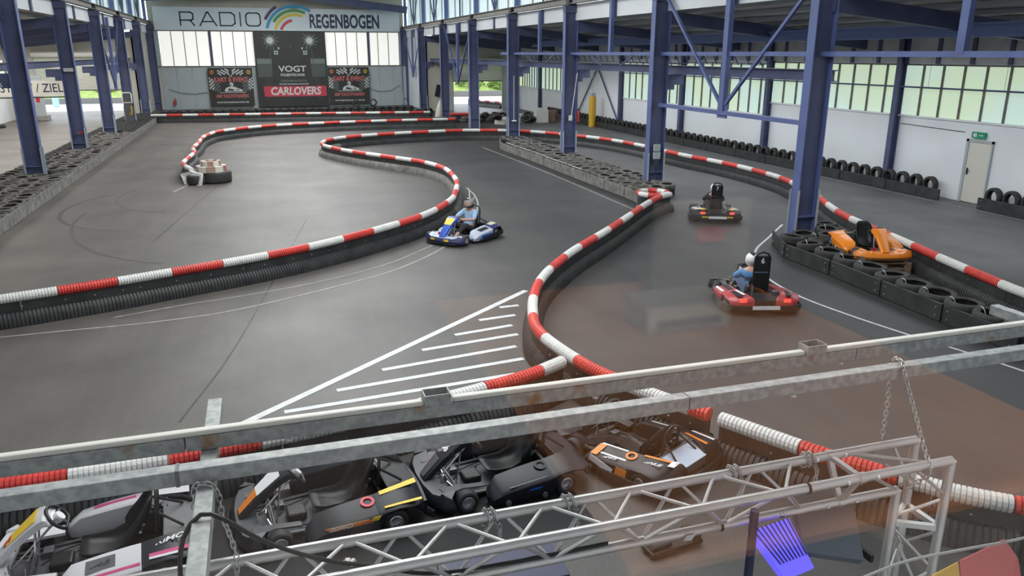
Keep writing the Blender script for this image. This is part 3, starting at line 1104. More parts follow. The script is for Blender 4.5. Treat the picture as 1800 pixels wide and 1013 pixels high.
def barrier(label, pts, seg=1.03, first='red', near_y=30.0, skirt=(1, 1), dusty=False, phase=0.0, z=0.53, ribs=True):
    path = Path(pts)
    b = empty('track_barrier', (0, 0, 0), label=label, cat='barrier', group='red and white track barriers')
    o = path.at(path.len / 2)
    b.location = (o.x, o.y, 0)
    off = Vector((o.x, o.y, 0))
    path.p = [p - off for p in path.p]
    s, k = -phase, 0
    while s < path.len - 0.1:
        a, e = max(s, 0), min(s + seg, path.len)
        if e - a > 0.1:
            pm = path.at((a + e) / 2) + off
            col = ('red', 'white') if first == 'red' else ('white', 'red')
            tube_segment(path, a, e, z, 0.092, pm.y < near_y, col[k % 2] + '_plastic', b)
        s += seg
        k += 1
    # upright board under the tube, in two-metre boards
    n = max(1, int(path.len / 2.06))
    L = path.len / n
    for i in range(n):
        q = [path.frame(i * L + L * t / 8 + (0.006 if t == 0 else (-0.006 if t == 8 else 0))) for t in range(9)]
        rings = []
        for p, t, nn in q:
            rings.append([p + nn * 0.022 + Vector((0, 0, 0.03)), p + nn * 0.022 + Vector((0, 0, 0.46)),
                          p - nn * 0.022 + Vector((0, 0, 0.46)), p - nn * 0.022 + Vector((0, 0, 0.03))])
        MB().loft(rings).build('board', 'black_board', b)
    # corrugated skirt at the foot on either side
    for sd, on in ((1, skirt[0]), (-1, skirt[1])):
        if not on:
            continue
        runs = []
        s = 0.0
        prof = [(0.024, 0.27), (0.075, 0.265), (0.13, 0.22), (0.165, 0.14), (0.175, 0.05), (0.178, 0.0)]
        while s < path.len:
            p, t, nn = path.frame(s)
            pw = p + off
            grey = dusty and pw.x < 7.2 and 23.0 < pw.y < 42.0
            new = []
            if ribs and pw.y < near_y:
                st = ((0.0, 0.0), (0.008, -0.016), (0.018, -0.016), (0.026, 0.0))
                for ds, dr in st:
                    p, t, nn = path.frame(s + ds)
                    new.append([p + nn * sd * max(0.022, x + dr) + Vector((0, 0, max(0.0, zz + dr * (zz > 0.2)))) for x, zz in prof])
                s += 0.066
            else:
                new.append([p + nn * sd * x + Vector((0, 0, zz)) for x, zz in prof])
                s += 0.3
            if not runs or runs[-1][0] != grey:
                runs.append((grey, [runs[-1][1][-1]] if runs else []))
            runs[-1][1].extend(new)
        for grey, rings in runs:
            if len(rings) > 1:
                MB().loft(rings, closed=False, cap=False).build('ribbed_skirt', 'grey_board' if grey else 'black_board', b, smooth=30)
    # bolt heads along the board
    bo = MB()
    s = 0.2
    cnt = 0
    while s < path.len:
        p, t, nn = path.frame(s)
        if (p + off).y < near_y:
            for sd in (1, -1):
                c = p + nn * sd * 0.026 + Vector((0, 0, 0.35))
                bo.tube([c, c + nn * sd * 0.012], 0.014, 6)
                cnt += 1
        s += random.choice((0.32, 0.5, 0.7))
    if cnt:
        tag(bo.build('bolt_heads', 'chrome', b), kind='stuff')
    return b


PA = [(-7.4, 62.1), (-1.2, 61.2), (3.7, 60.6), (8.68, 59.8), (12.3, 59.3)]
PB = [(12.6, 52.4), (9.88, 52.5), (8.11, 52.5), (5.3, 52.25), (3.5, 51.85), (1.54, 51.35), (0.04, 50.6), (-1.32, 49.3),
      (-2.34, 47.9), (-2.72, 46.5), (-2.98, 44.6), (-3.0, 41.9), (-3.12, 39.8), (-2.93, 37.9), (-3.07, 35.7), (-3.09, 33.9), (-2.64, 32.1)]
PC = [(13.09, 8.6), (13.25, 10.31), (13.45, 11.23), (13.68, 12.17), (13.93, 13.12), (14.11, 13.75), (14.4, 14.83), (14.62, 15.8), (14.89, 16.75),
      (15.17, 17.6), (15.69, 18.75), (16.47, 20.4), (17.4, 23.0), (17.72, 24.7), (17.82, 26.6), (17.73, 28.4), (17.55, 30.0), (17.45, 31.9),
      (17.4, 34.6), (17.1, 37.0), (16.58, 38.75), (16.2, 39.6), (15.5, 41.2), (14.4, 42.8), (13.5, 43.55), (12.3, 44.1), (11.0, 44.4), (8.94, 44.2),
      (8.03, 44.0), (7.14, 43.8), (6.29, 43.55), (5.41, 43.2), (4.67, 42.8), (3.97, 42.3), (3.32, 41.5), (2.97, 40.7), (2.79, 39.7), (2.86, 38.8),
      (3.12, 37.9), (3.7, 36.4), (4.24, 35.3), (4.75, 34.4), (5.25, 33.5), (5.7, 32.7), (6.1, 31.95), (6.38, 31.1), (6.57, 30.2), (6.64, 29.2),
      (6.57, 28.1), (6.4, 26.7), (6.12, 25.4), (5.79, 24.25), (5.45, 23.2), (4.95, 22.2), (4.4, 21.3), (3.67, 20.4), (2.93, 19.7), (2.19, 19.05),
      (1.42, 18.45), (0.61, 17.9), (-0.2, 17.45), (-1.11, 17.02), (-2.04, 16.63), (-2.93, 16.25), (-3.89, 15.9), (-4.77, 15.62), (-6.5, 15.1)]
PD1 = [(12.12, 21.72), (11.6, 21.42), (10.91, 20.75), (10.23, 20.0), (9.65, 19.33), (9.03, 18.62), (8.39, 17.9), (7.75, 17.2), (7.1, 16.52), (6.45, 15.82),
       (5.88, 15.12), (5.32, 14.38), (4.83, 13.57), (4.43, 12.7), (4.15, 11.9), (4.0, 11.35), (3.96, 10.8), (4.0, 10.3), (4.08, 9.77), (4.22, 9.2), (4.54, 8.4), (4.85, 7.8), (4.97, 7.58)]
PD2 = [(5.03, 7.46), (5.5, 6.56), (5.63, 6.33), (5.78, 6.08), (6.18, 5.55), (6.4, 5.27), (6.72, 4.98), (7.3, 4.55), (8.2, 4.1)]
PE = [(3.86, 9.76), (3.51, 9.57), (3.11, 9.38), (2.6, 9.22), (2.14, 9.08), (0.8, 8.75), (-0.47, 8.52), (-0.95, 8.46), (-1.82, 8.38), (-2.88, 8.34), (-4.2, 8.34)]
barrier('straight far red and white barrier below the back wall posters', PA, phase=0.0, seg=1.08, first='white')
barrier('far red and white barrier bending round to the tyre stack', PB, seg=1.03, first='red', phase=0.5)
barrier('long S-shaped red and white barrier winding through the whole hall', PC, first='white', phase=0.77, near_y=33, dusty=True)
barrier('curving red and white barrier from the tyre ring towards the parked karts', PD1, first='white', phase=0.45)
barrier('short red and white barrier at the lower right behind the truss leg', PD2, seg=1.03, first='white', phase=0.0)
barrier('red and white barrier directly behind the parked karts', PE, seg=0.975, first='white', phase=0.5)

# worn end of the far barrier: a crumpled pale plastic flap
g = MB()
g.add([(-2.95, 32.0, 0.0), (-2.35, 31.5, 0.0), (-2.28, 31.6, 0.42), (-2.7, 32.0, 0.5), (-3.1, 32.4, 0.35), (-2.9, 32.1, 0.0), (-2.3, 31.6, 0.0), (-2.22, 31.7, 0.42), (-2.65, 32.1, 0.5), (-3.05, 32.5, 0.35)],
      [(0, 1, 2, 3, 4), (9, 8, 7, 6, 5), (0, 5, 6, 1), (1, 6, 7, 2), (2, 7, 8, 3), (3, 8, 9, 4), (4, 9, 5, 0)])
tag(g.build('barrier_flap', 'white_plastic'), 'crumpled pale plastic flap at the end of the far curved barrier', 'flap')

# ================================================================== tyres
def tyre_profile(R, w, ri, k=0.03):
    return [(ri, -w * 0.40), (ri + 0.02, -w * 0.5), (R - k * 1.5, -w * 0.5), (R - k * 0.4, -w * 0.43), (R, -w * 0.28), (R, w * 0.28),
            (R - k * 0.4, w * 0.43), (R - k * 1.5, w * 0.5), (ri + 0.02, w * 0.5), (ri, w * 0.40), (ri + 0.015, w * 0.34), (R - k * 1.6, w * 0.3), (R - k * 1.6, -w * 0.3), (ri + 0.015, -w * 0.34)]


def tyre_mesh(R, w, ri, m, n=20):
    me = MB().lathe(tyre_profile(R, w, ri), n).mesh('tyre', m)
    set_smooth(me, 50)
    return me


TY = tyre_mesh(0.30, 0.19, 0.19, 'dusty_rubber')
TYB = tyre_mesh(0.31, 0.20, 0.20, 'rubber')
TYO = tyre_mesh(0.345, 0.22, 0.215, 'rubber', 24)
STRAP = MB().tube([(0.25 + 0.075 * cos(a), 0.01 * cos(3 * a), 0.0 + 0.115 * sin(a) + 0.01) for a in [pi * k / 8 for k in range(-1, 10)]], 0.008, 5).mesh('cable_tie', 'white_plastic')


def tyre(loc, label, group, me=TY, rot=(0, 0, 0), strap=None):
    o = inst('tyre', me, loc, rot)
    tag(o, label, 'tyre', group)
    if strap is not None:
        inst('cable_tie', STRAP, (0, 0, 0.0), (0, 0, strap), o)
    return o


def board_run(label, pts, h, m, plank=1.9, t=0.05):
    path = Path(pts)
    o = path.at(path.len / 2)
    b = empty('tyre_wall_boards', (o.x, o.y, 0), label=label, cat='boards')
    n = max(1, round(path.len / plank))
    L = path.len / n
    for i in range(n):
        p, q = path.at(i * L + 0.02) - o, path.at((i + 1) * L - 0.02) - o
        MB().bar((p.x, p.y, h / 2 + 0.01), (q.x, q.y, h / 2 + 0.01), t, h).build('board', m, b, bevel=0.008)
        for e in (p, q):
            d = (q - p).normalized() * (0.12 if e is p else -0.12)
            nn = Vector((d.y, -d.x, 0)).normalized()
            for zz in (0.1, h - 0.08):
                for sgn in (1, -1):
                    c = e + d + nn * sgn * (t / 2 + 0.001) + Vector((0, 0, zz))
                    MB().tube([c, c + nn * sgn * 0.012], 0.016, 6).build('bolt', 'chrome', b) if o.y < 20 else None
    return b


# left island between the left columns and the track; the lower layer is hidden under the upper tyres
def nth(n):
    return ('%d%s' % (n, 'th' if 10 <= n % 100 <= 20 else {1: 'st', 2: 'nd', 3: 'rd'}.get(n % 10, 'th')))


def low_tyre(g, x, y, z=0.11, R=0.29):
    g.lathe([(0.18, -0.095), (R, -0.095), (R, 0.095), (0.18, 0.095)], 12, 'Z', (x, y, z))


far = MB()
row_x = (-7.42, -8.02, -8.62, -9.22)
rown = ('track-side row', 'second row', 'third row', 'aisle-side row')
coln = ['the near picture edge', 'the nearest left column', 'the second left column', 'the third left column', 'the fourth left column']
cnt = {}
for r, x in enumerate(row_x):
    y = 22.9 + 0.3 * (r % 2)
    while y < 67.0:
        if not (abs(x - XL) < 0.64 and min(abs(y - gy) for gy in GRID) < 0.5):
            px, py = x + random.uniform(-0.03, 0.03), y + random.uniform(-0.03, 0.03)
            low_tyre(far, px, py)
            if y < 51 and not (r == 3 and y > 36):
                ci = sum(1 for gy in GRID[2:] if gy < y)
                cnt[(r, ci)] = cnt.get((r, ci), 0) + 1
                tyre((px, py, 0.31 + random.uniform(0, 0.02)), 'dusty tyre in the %s of the left island, %s beyond %s' % (rown[r], nth(cnt[(r, ci)]), coln[ci]), 'tyres of the left island',
                     rot=(random.uniform(-.14, .14), random.uniform(-.14, .14), random.uniform(0, 6)))
            else:
                low_tyre(far, px, py, 0.31)
        y += 0.63
tag(far.build('island_tyre_bed', 'rubber'), 'mass of dusty far and buried tyres of the left island', 'tyres', kind='stuff')
board_run('grey boards along the track side of the left tyre island', [(-7.08, 22.3), (-7.08, 67.8)], 0.38, 'grey_board', 1.55)

# centre island between the fourth and second right columns
low = MB()
cnt = {}
for r, x in enumerate((12.25, 12.87, 13.49)):
    y = (23.75, 23.95, 24.4)[r]
    while y < (41.5 if r else 38.5):
        if not (abs(x - XR) < 0.65 and min(abs(y - gy) for gy in GRID) < 0.5):
            px, py = x + random.uniform(-0.04, 0.04), y + random.uniform(-0.04, 0.04)
            low_tyre(low, px, py)
            ci = 'second right column' if y < 25.7 else ('third right column' if y < 34.2 else 'fourth right column')
            cnt[(r, ci)] = cnt.get((r, ci), 0) + 1
            tyre((px, py, 0.315), 'centre island tyre, %s, %s before the %s' % (('track-side row', 'middle row', 'column row')[r], nth(cnt[(r, ci)]), ci), 'tyres of the centre island',
                 rot=(random.uniform(-.12, .12), random.uniform(-.12, .12), random.uniform(0, 6)))
        y += 0.64
board_run('scuffed grey boards along the track side of the centre tyre island', [(12.9, 42.4), (11.85, 39.4), (11.84, 36), (11.84, 32), (11.82, 28.5), (11.82, 25.6), (11.84, 24.2), (11.72, 22.75)], 0.36, 'grey_board', 1.7)
rp = MB().tube(catmull([(11.9, 38.6, 0.42), (11.98, 37, 0.40), (11.9, 35.6, 0.43), (12.0, 34, 0.41), (11.9, 32, 0.42), (11.98, 30.4, 0.40), (11.9, 28.5, 0.42)], 0.4), 0.010, 5)
tag(rp.build('white_rope', 'white_plastic'), 'thin white rope on top of the centre island boards', 'rope')
# ring of tyres with red and white cap at the foot of the second right column
rg = empty('barrier_ring', (11.73, 22.1, 0), label='round black tyre ring with red and white cap at the second right column', cat='barrier')
for q in range(8):
    pts = [(0.45 * cos(2 * pi * (q + t / 6) / 8), 0.45 * sin(2 * pi * (q + t / 6) / 8), 0.53) for t in range(7)]
    MB().tube(pts, 0.09, 10).build('tube_segment', ('red' if q % 2 else 'white') + '_plastic', rg, smooth=True)
MB().lathe([(0.43, 0.02), (0.49, 0.02), (0.49, 0.47), (0.43, 0.47)], 28).build('band', 'black_board', rg, smooth=30)
MB().lathe([(0.49, 0.0), (0.54, 0.0), (0.51, 0.15), (0.49, 0.15)], 28).build('foot_band', 'grey_board', rg, smooth=30)
tyre((11.73, 22.1, 0.11), 'lower dark tyre inside the capped ring at the second right column', None, TYB)
tyre((11.73, 22.1, 0.32), 'upper dark tyre inside the capped ring at the second right column', None, TYB)

# island round the nearest right column with the orange kart
lab_o = 'dark tyre with a white cable tie in the front row of the orange kart island'
fr_o = [(12.28, 14.55), (12.24, 13.85), (12.2, 13.15), (12.14, 12.45), (12.08, 11.8), (12.02, 11.15), (11.98, 10.5), (11.95, 9.85), (11.93, 9.2)]
for k, (x, y) in enumerate(fr_o):
    low_tyre(low, x + 0.1, y)
    tyre((x + 0.1, y, 0.315), '%s dark tyre from the column with white tie in the orange kart island front row' % nth(k + 1), 'front row tyres of the orange kart island', TYO, (random.uniform(-.08, .08), random.uniform(-.08, .08), 0), strap=1.9 + random.uniform(-.3, .3))
bk_o = [(12.95, 15.6), (12.95, 14.95), (13.55, 16.0), (13.95, 16.6), (14.35, 17.15), (12.45, 15.35), (12.5, 16.1), (13.0, 16.3)]
for k, (x, y) in enumerate(bk_o):
    low_tyre(low, x, y)
    tyre((x, y, 0.315), '%s dark tyre of the heap between the orange kart and the nearest right column' % nth(k + 1), 'tyres heaped behind the orange kart', TYB, (random.uniform(-.12, .12), random.uniform(-.12, .12), 0), strap=random.uniform(0, 6) if k % 2 else None)
tag(low.build('buried_tyres', 'rubber'), 'lower layer of tyres buried in the centre and orange kart islands', 'tyres', kind='stuff')
board_run('black scuffed boards along the front of the orange kart island', [(12.6, 17.0), (12.1, 16.55), (11.95, 15.8), (11.95, 14.8), (11.9, 13.2), (11.83, 12.0), (11.75, 10.5), (11.68, 9.0)], 0.34, 'black_board', 1.75)

# upright half tyres along the right wall behind a low black board
y = 15.6
nb_, nf_ = 0, 0
while y < 60:
    if not (18.95 < y < 20.9):
        if y < 19:
            nb_ += 1
        else:
            nf_ += 1
        tyre((22.06, y, 0.40), ('%s upright black tyre before the side door, counted from the picture edge' % nth(nb_)) if y < 19 else ('%s upright black tyre beyond the side door along the right wall' % nth(nf_)), 'upright tyres along the right wall', TYB, (0, pi / 2, random.uniform(-0.22, -0.05)))
    y += 0.64
board_run('low black board in front of the upright tyres, right wall, beyond the door', [(21.75, 60), (21.75, 20.6)], 0.36, 'black_board', 2.5)
board_run('low black board in front of the upright tyres, right wall, before the door', [(21.75, 19.1), (21.75, 15)], 0.36, 'black_board', 2.0)
bk = MB()
for k in range(31):
    x, y = -6.9 + k * 0.63, 66.0 + random.uniform(-.08, .08)
    for zz in (0.11, 0.31):
        low_tyre(bk, x, y, zz)
    tyre((x, y, 0.51), '%s dark tyre from the left on top of the low tyre wall below the posters' % nth(k + 1), 'tyres below the back wall posters', TYB, (random.uniform(-.1, .1), random.uniform(-.1, .1), 0))
tag(bk.build('buried_tyres', 'rubber'), 'lower tyres of the tyre wall below the posters', 'tyres', kind='stuff')
for k, x in enumerate((7.6, 9.0)):
    tyre((x, 66.05, 0.92), 'dark tyre standing upright below the right kart poster, %s one' % ('left', 'right')[k], None, TYB, (pi / 2, 0, 0.1))
for k in range(10):
    tyre((-16.9 + 0.3 * (k % 2), 52 + k * 1.0, 0.105), '%s dark tyre lying along the foot of the left outer wall' % nth(k + 1), 'tyres along the left wall', TYB)

# big tyre stack by the end of the far barrier
st = [(-1.92, 32.35, 0.13, 0.52, 0.26, 'rubber', 'large black tractor tyre at the bottom of the tyre stack'),
      (-2.05, 32.25, 0.52, 0.50, 0.22, 'tan', 'wide tan striped tyre in the middle of the tyre stack'),
      (-2.05, 32.25, 0.73, 0.32, 0.20, 'tan', 'small tan striped tyre on top of the tyre stack')]
mat('tan_band', (0.42, 0.30, 0.24), 0.7, col2=(0.30, 0.13, 0.10), scale=2.5)
o = tyre((-1.85, 32.3, 0.22), st[0][6], None, tyre_mesh(0.62, 0.42, 0.38, 'rubber', 26))
o = tyre((-2.5, 31.95, 0.18), 'smaller black tyre leaning against the tyre stack', None, tyre_mesh(0.36, 0.34, 0.2, 'rubber', 22))
for R, z, w, lab in ((0.55, 0.54, 0.22, st[1][6]), (0.36, 0.74, 0.19, st[2][6])):
    o = empty('striped_tyre', (-1.95, 32.25, z), label=lab, cat='tyre')
    for q in range(10):
        pts = [(cos(2 * pi * (q + t / 4) / 10), sin(2 * pi * (q + t / 4) / 10)) for t in range(5)]
        rings = [[(c * R, s_ * R, -w / 2), (c * R, s_ * R, w / 2), (c * R * 0.72, s_ * R * 0.72, w / 2), (c * R * 0.72, s_ * R * 0.72, -w / 2)] for c, s_ in pts]
        MB().loft(rings).build('band_section', 'tan_band' if q % 2 else 'cream', o)

# ================================================================== floor paint
def stripe(name, pts, w, m, label, z=0.004):
    path = Path(pts, 0.3)
    n = max(2, int(path.len / 0.3))
    rings = []
    for i in range(n + 1):
        p, t, nn = path.frame(path.len * i / n)
        rings.append([p + nn * w / 2 + Vector((0, 0, z)), p - nn * w / 2 + Vector((0, 0, z))])
    o = MB().loft(rings, closed=False, cap=False).build(name, m)
    return tag(o, label, 'floor marking')


hz = empty('hatched_marking', (2.5, 12, 0), label='white hatched triangle painted on the asphalt beside the curved barrier', cat='floor marking')
def hbar(a, b, w):
    a, b = Vector((a[0] - 2.5, a[1] - 12, 0)), Vector((b[0] - 2.5, b[1] - 12, 0))
    d = (b - a).normalized()
    n = Vector((d.y, -d.x, 0)) * w / 2
    z = Vector((0, 0, 0.004))
    MB().add([a + n + z, a - n + z, b - n + z, b + n + z], [(0, 1, 2, 3)]).build('painted_bar', 'white_paint', hz)
hbar((5.04, 14.91), (-0.6, 10.19), 0.13)
for a, b in (((4.18, 13.98), (4.58, 14.0)), ((3.59, 13.36), (4.33, 13.45)), ((2.97, 12.72), (4.1, 12.91)), ((2.27, 12.17), (4.05, 12.42)), ((1.5, 11.51), (3.84, 11.86)), ((0.74, 10.93), (3.78, 11.29)), ((-0.03, 10.41), (3.45, 10.72))):
    hbar(a, b, 0.11)
stripe('painted_line', [(14.29, 18.91), (12.9, 17.6), (11.75, 16.5), (10.85, 15.2), (10.45, 14.1), (10.28, 12.9), (10.39, 11.67), (10.67, 10.26), (10.94, 9.3), (11.2, 8.0)], 0.06, 'white_paint', 'thin white line curving past the two karts on the right track')
stripe('painted_line', [(-6, 15.0), (-4.7, 15.03), (-3.54, 15.06), (-2.41, 15.07), (-1.12, 15.27), (-0.18, 15.65), (1.24, 16.42), (2.59, 17.3), (3.89, 18.7), (4.9, 20.3), (5.9, 22.5), (6.6, 24.5), (7.0, 26.5), (7.1, 28.0)], 0.05, 'faded_paint', 'faded white line on the asphalt in front of the S-shaped barrier')
stripe('painted_line', [(-2.97, 15.6), (-1.7, 16.05), (-0.73, 16.3), (0.91, 16.9), (2.57, 17.95), (4.02, 19.5)], 0.04, 'faded_paint', 'second faint line between the faded line and the S-shaped barrier')
stripe('painted_line', [(11.15, 40.5), (11.3, 31), (11.16, 22.3)], 0.06, 'faded_paint', 'faded straight line beside the centre tyre island')
stripe('painted_line', [(21.5, 45), (21.5, 16)], 0.06, 'faded_paint', 'pale line along the foot of the right wall board')
stripe('painted_line', [(-3.2, 30.3), (-2.5, 33.0)], 0.08, 'faded_paint', 'short pale line at the end of the far curved barrier')
for k, (y, x0, x1) in enumerate(((46, -12.5, -9.6), (50.5, -14.5, -9.6), (37.5, -12.6, -11.5), (33, -12.4, -11.6))):
    stripe('painted_line', [(x0, y), (x1, y)], 0.1, 'faded_paint', 'pale parking line on the left aisle floor, %s from the near end' % ['third', 'farthest', 'second', 'nearest'][k])
# rubber skid arcs left by turning karts
for k, (c, R, a0, a1, w) in enumerate((((-3.6, 27.5), 2.6, 2.2, 4.6, 0.14), ((-2.6, 29.5), 2.3, 2.6, 4.5, 0.12), ((-0.5, 26.0), 5.0, 3.0, 4.3, 0.1))):
    stripe('skid_mark', [(c[0] + R * cos(a0 + (a1 - a0) * t / 10), c[1] + R * 1.4 * sin(a0 + (a1 - a0) * t / 10)) for t in range(11)], w, 'skid', 'faint curved skid mark on the asphalt near the tyre stack, %s' % ['left one', 'upper one', 'widest one'][k], z=0.0025 + 0.0006 * k)
# asphalt joint seams
for k, (pts) in enumerate(([(1.1, 24), (-0.6, 14), (-1.4, 10.5)], [(-1.5, 33), (-3.0, 22)],)):
    stripe('asphalt_seam', pts, 0.03, 'black_board', ['thin dark seam in the asphalt crossing the left track', 'thin dark seam in the asphalt by the tyre stack'][k], z=0.003)
# ================================================================== karts (local +Y forward, +X right)
def mirror(pts):
    return [(-x, *r) for x, *r in pts]


KT_F = MB().lathe(tyre_profile(0.130, 0.125, 0.070, 0.02), 22, 'X').mesh('tyre', 'kart_tyre')
KT_R = MB().lathe(tyre_profile(0.142, 0.200, 0.075, 0.025), 22, 'X').mesh('tyre', 'kart_tyre')
for _m in (KT_F, KT_R):
    set_smooth(_m, 50)


def rim_mesh(w, r):
    g = MB()
    g.lathe([(r, -w * 0.42), (r, w * 0.42), (r - 0.012, w * 0.45), (r - 0.014, w * 0.2), (0.022, w * 0.12), (0.022, -w * 0.12), (r - 0.014, -w * 0.2), (r - 0.012, -w * 0.45)], 18, 'X')
    g.tube([(-w * 0.3, 0, 0), (w * 0.3, 0, 0)], 0.024, 8)
    for k in range(5):
        a = 2 * pi * k / 5
        g.tube([(w * 0.2, 0.042 * cos(a), 0.042 * sin(a)), (w * 0.26, 0.042 * cos(a), 0.042 * sin(a))], 0.007, 5)
        g.tube([(-w * 0.2, 0.042 * cos(a), 0.042 * sin(a)), (-w * 0.26, 0.042 * cos(a), 0.042 * sin(a))], 0.007, 5)
    me = g.mesh('rim', 'rim')
    set_smooth(me, 40)
    return me


RIM_F, RIM_R = rim_mesh(0.125, 0.072), rim_mesh(0.2, 0.077)


def seat_mesh():
    st = [(0.20, 0.20, 0.17, 0.03), (0.10, 0.145, 0.19, 0.07), (-0.08, 0.11, 0.20, 0.10), (-0.24, 0.12, 0.205, 0.14), (-0.35, 0.19, 0.21, 0.19),
          (-0.41, 0.32, 0.21, 0.17), (-0.455, 0.46, 0.20, 0.11), (-0.49, 0.58, 0.165, 0.07), (-0.505, 0.655, 0.11, 0.03)]
    rings = []
    for i, (y, z, w, fl) in enumerate(st):
        a = st[max(0, i - 1)]
        b = st[min(len(st) - 1, i + 1)]
        t = Vector((0, b[0] - a[0], b[1] - a[1])).normalized()
        n = Vector((0, -t.z, t.y))           # points to the occupant side
        if n.dot(Vector((0, 0.6, 1))) < 0:
            n = -n
        c = Vector((0, y, z))
        sec = []
        for u, d in ((-1.0, 1.0), (-0.97, 0.55), (-0.82, 0.15), (-0.45, 0.02), (0, 0), (0.45, 0.02), (0.82, 0.15), (0.97, 0.55), (1.0, 1.0)):
            sec.append(c + Vector((u * w, 0, 0)) + n * (d * fl))
        rings.append(sec)
    g = MB().loft(rings, closed=False, cap=False)
    me = g.mesh('seat', 'seat_black')
    set_smooth(me, 70)
    return me


SEAT = seat_mesh()
FAIR_PATH = [(-0.585, 0.735), (-0.66, 0.77), (-0.645, 0.83), (-0.56, 0.90), (-0.38, 0.98), (-0.14, 1.015), (0.14, 1.015), (0.38, 0.98), (0.56, 0.90), (0.645, 0.83), (0.66, 0.77), (0.585, 0.735)]


def fairing_mesh(m, mtop):
    rings = []
    P = [Vector((x, y, 0)) for x, y in FAIR_PATH]
    for i, p in enumerate(P):
        a, b = P[max(0, i - 1)], P[min(len(P) - 1, i + 1)]
        t = (b - a).normalized()
        n = Vector((t.y, -t.x, 0))          # inward (towards kart)
        front = abs(p.x) < 0.5
        endf = 1.0 if 0 < i < len(P) - 1 else 0.6
        w = (0.24 if front else 0.20) * endf
        zt = (0.225 if front else 0.265)
        sec = [(0.03, 0.055), (0.0, 0.12), (0.012, 0.165), (0.05, zt - 0.02), (w, zt), (w + 0.01, zt - 0.03), (w * 0.9, 0.10), (w * 0.8, 0.055)]
        rings.append([p + n * d + Vector((0, 0, z)) for d, z in sec])
    g = MB().loft(rings)
    k = len(FAIR_PATH)
    nf = 8
    idx = []
    for f in range(len(g.f)):
        idx.append(1 if (f < (k - 1) * nf and f % nf in (3,)) else 0)
    g.m = idx
    me = g.mesh('nose_fairing', [m, mtop])
    set_smooth(me, 38)
    return me


def panel_mesh(m):
    st = [(0.94, 0.235, 0.085), (0.87, 0.31, 0.095), (0.74, 0.44, 0.11), (0.58, 0.575, 0.135), (0.49, 0.645, 0.165), (0.435, 0.672, 0.172), (0.405, 0.655, 0.165)]
    rings = []
    for y, z, w in st:
        rings.append([(-w, y - 0.03, z - 0.07), (-w * 0.96, y - 0.005, z - 0.015), (-w * 0.8, y, z), (w * 0.8, y, z), (w * 0.96, y - 0.005, z - 0.015), (w, y - 0.03, z - 0.07), (w * 0.9, y - 0.045, z - 0.06), (-w * 0.9, y - 0.045, z - 0.06)])
    me = MB().loft(rings).mesh('front_panel', m)
    set_smooth(me, 40)
    return me


def pod_mesh(m, s):
    st = [(0.36, 0.09, 0.15, 0.10, 0.50, 0.60), (0.33, 0.06, 0.20, 0.16, 0.44, 0.66), (0.22, 0.055, 0.30, 0.23, 0.405, 0.70), (-0.05, 0.055, 0.335, 0.27, 0.395, 0.715),
          (-0.28, 0.055, 0.355, 0.29, 0.39, 0.715), (-0.37, 0.055, 0.36, 0.295, 0.39, 0.71)]
    rings = []
    for y, z0, zi, zo, xi, xo in st:
        rings.append([(s * xi, y, z0 + 0.01), (s * (xo - 0.03), y, z0), (s * xo, y, z0 + 0.06), (s * (xo + 0.0), y, zo - 0.03), (s * (xo - 0.03), y, zo), (s * (xi + 0.02), y, zi), (s * xi, y, zi - 0.02)])
    me = MB().loft(rings).mesh('side_pod', m)
    set_smooth(me, 38)
    return me


def rear_arch_mesh(m, s):
    """rear quarter of the bodywork arching over the rear wheel"""
    st = [(-0.37, 0.05, 0.36, 0.30, 0.39, 0.705), (-0.45, 0.24, 0.375, 0.325, 0.39, 0.71), (-0.60, 0.29, 0.385, 0.335, 0.37, 0.72), (-0.76, 0.26, 0.38, 0.325, 0.30, 0.70), (-0.86, 0.14, 0.35, 0.29, 0.22, 0.62), (-0.905, 0.12, 0.30, 0.24, 0.20, 0.52)]
    rings = []
    for y, z0, zi, zo, xi, xo in st:
        rings.append([(s * xi, y, z0 + 0.01), (s * (xo - 0.03), y, z0), (s * xo, y, z0 + 0.03), (s * xo, y, zo - 0.03), (s * (xo - 0.04), y, zo), (s * (xi + 0.02), y, zi), (s * xi, y, zi - 0.02)])
    me = MB().loft(rings).mesh('rear_arch', m)
    set_smooth(me, 38)
    return me


def strip(parent, pts, m, name='decal_stripe'):
    """thin printed foil given as four corners, slightly proud"""
    a = [Vector(p) for p in pts]
    n = (a[1] - a[0]).cross(a[-1] - a[0]).normalized()
    g = MB()
    k = len(a)
    g.add([p + n * 0.002 for p in a] + [p - n * 0.003 for p in a], [tuple(range(k)), tuple(range(2 * k - 1, k - 1, -1))] + [(i, k + i, k + (i + 1) % k, (i + 1) % k) for i in range(k)])
    return g.build(name, m, parent)


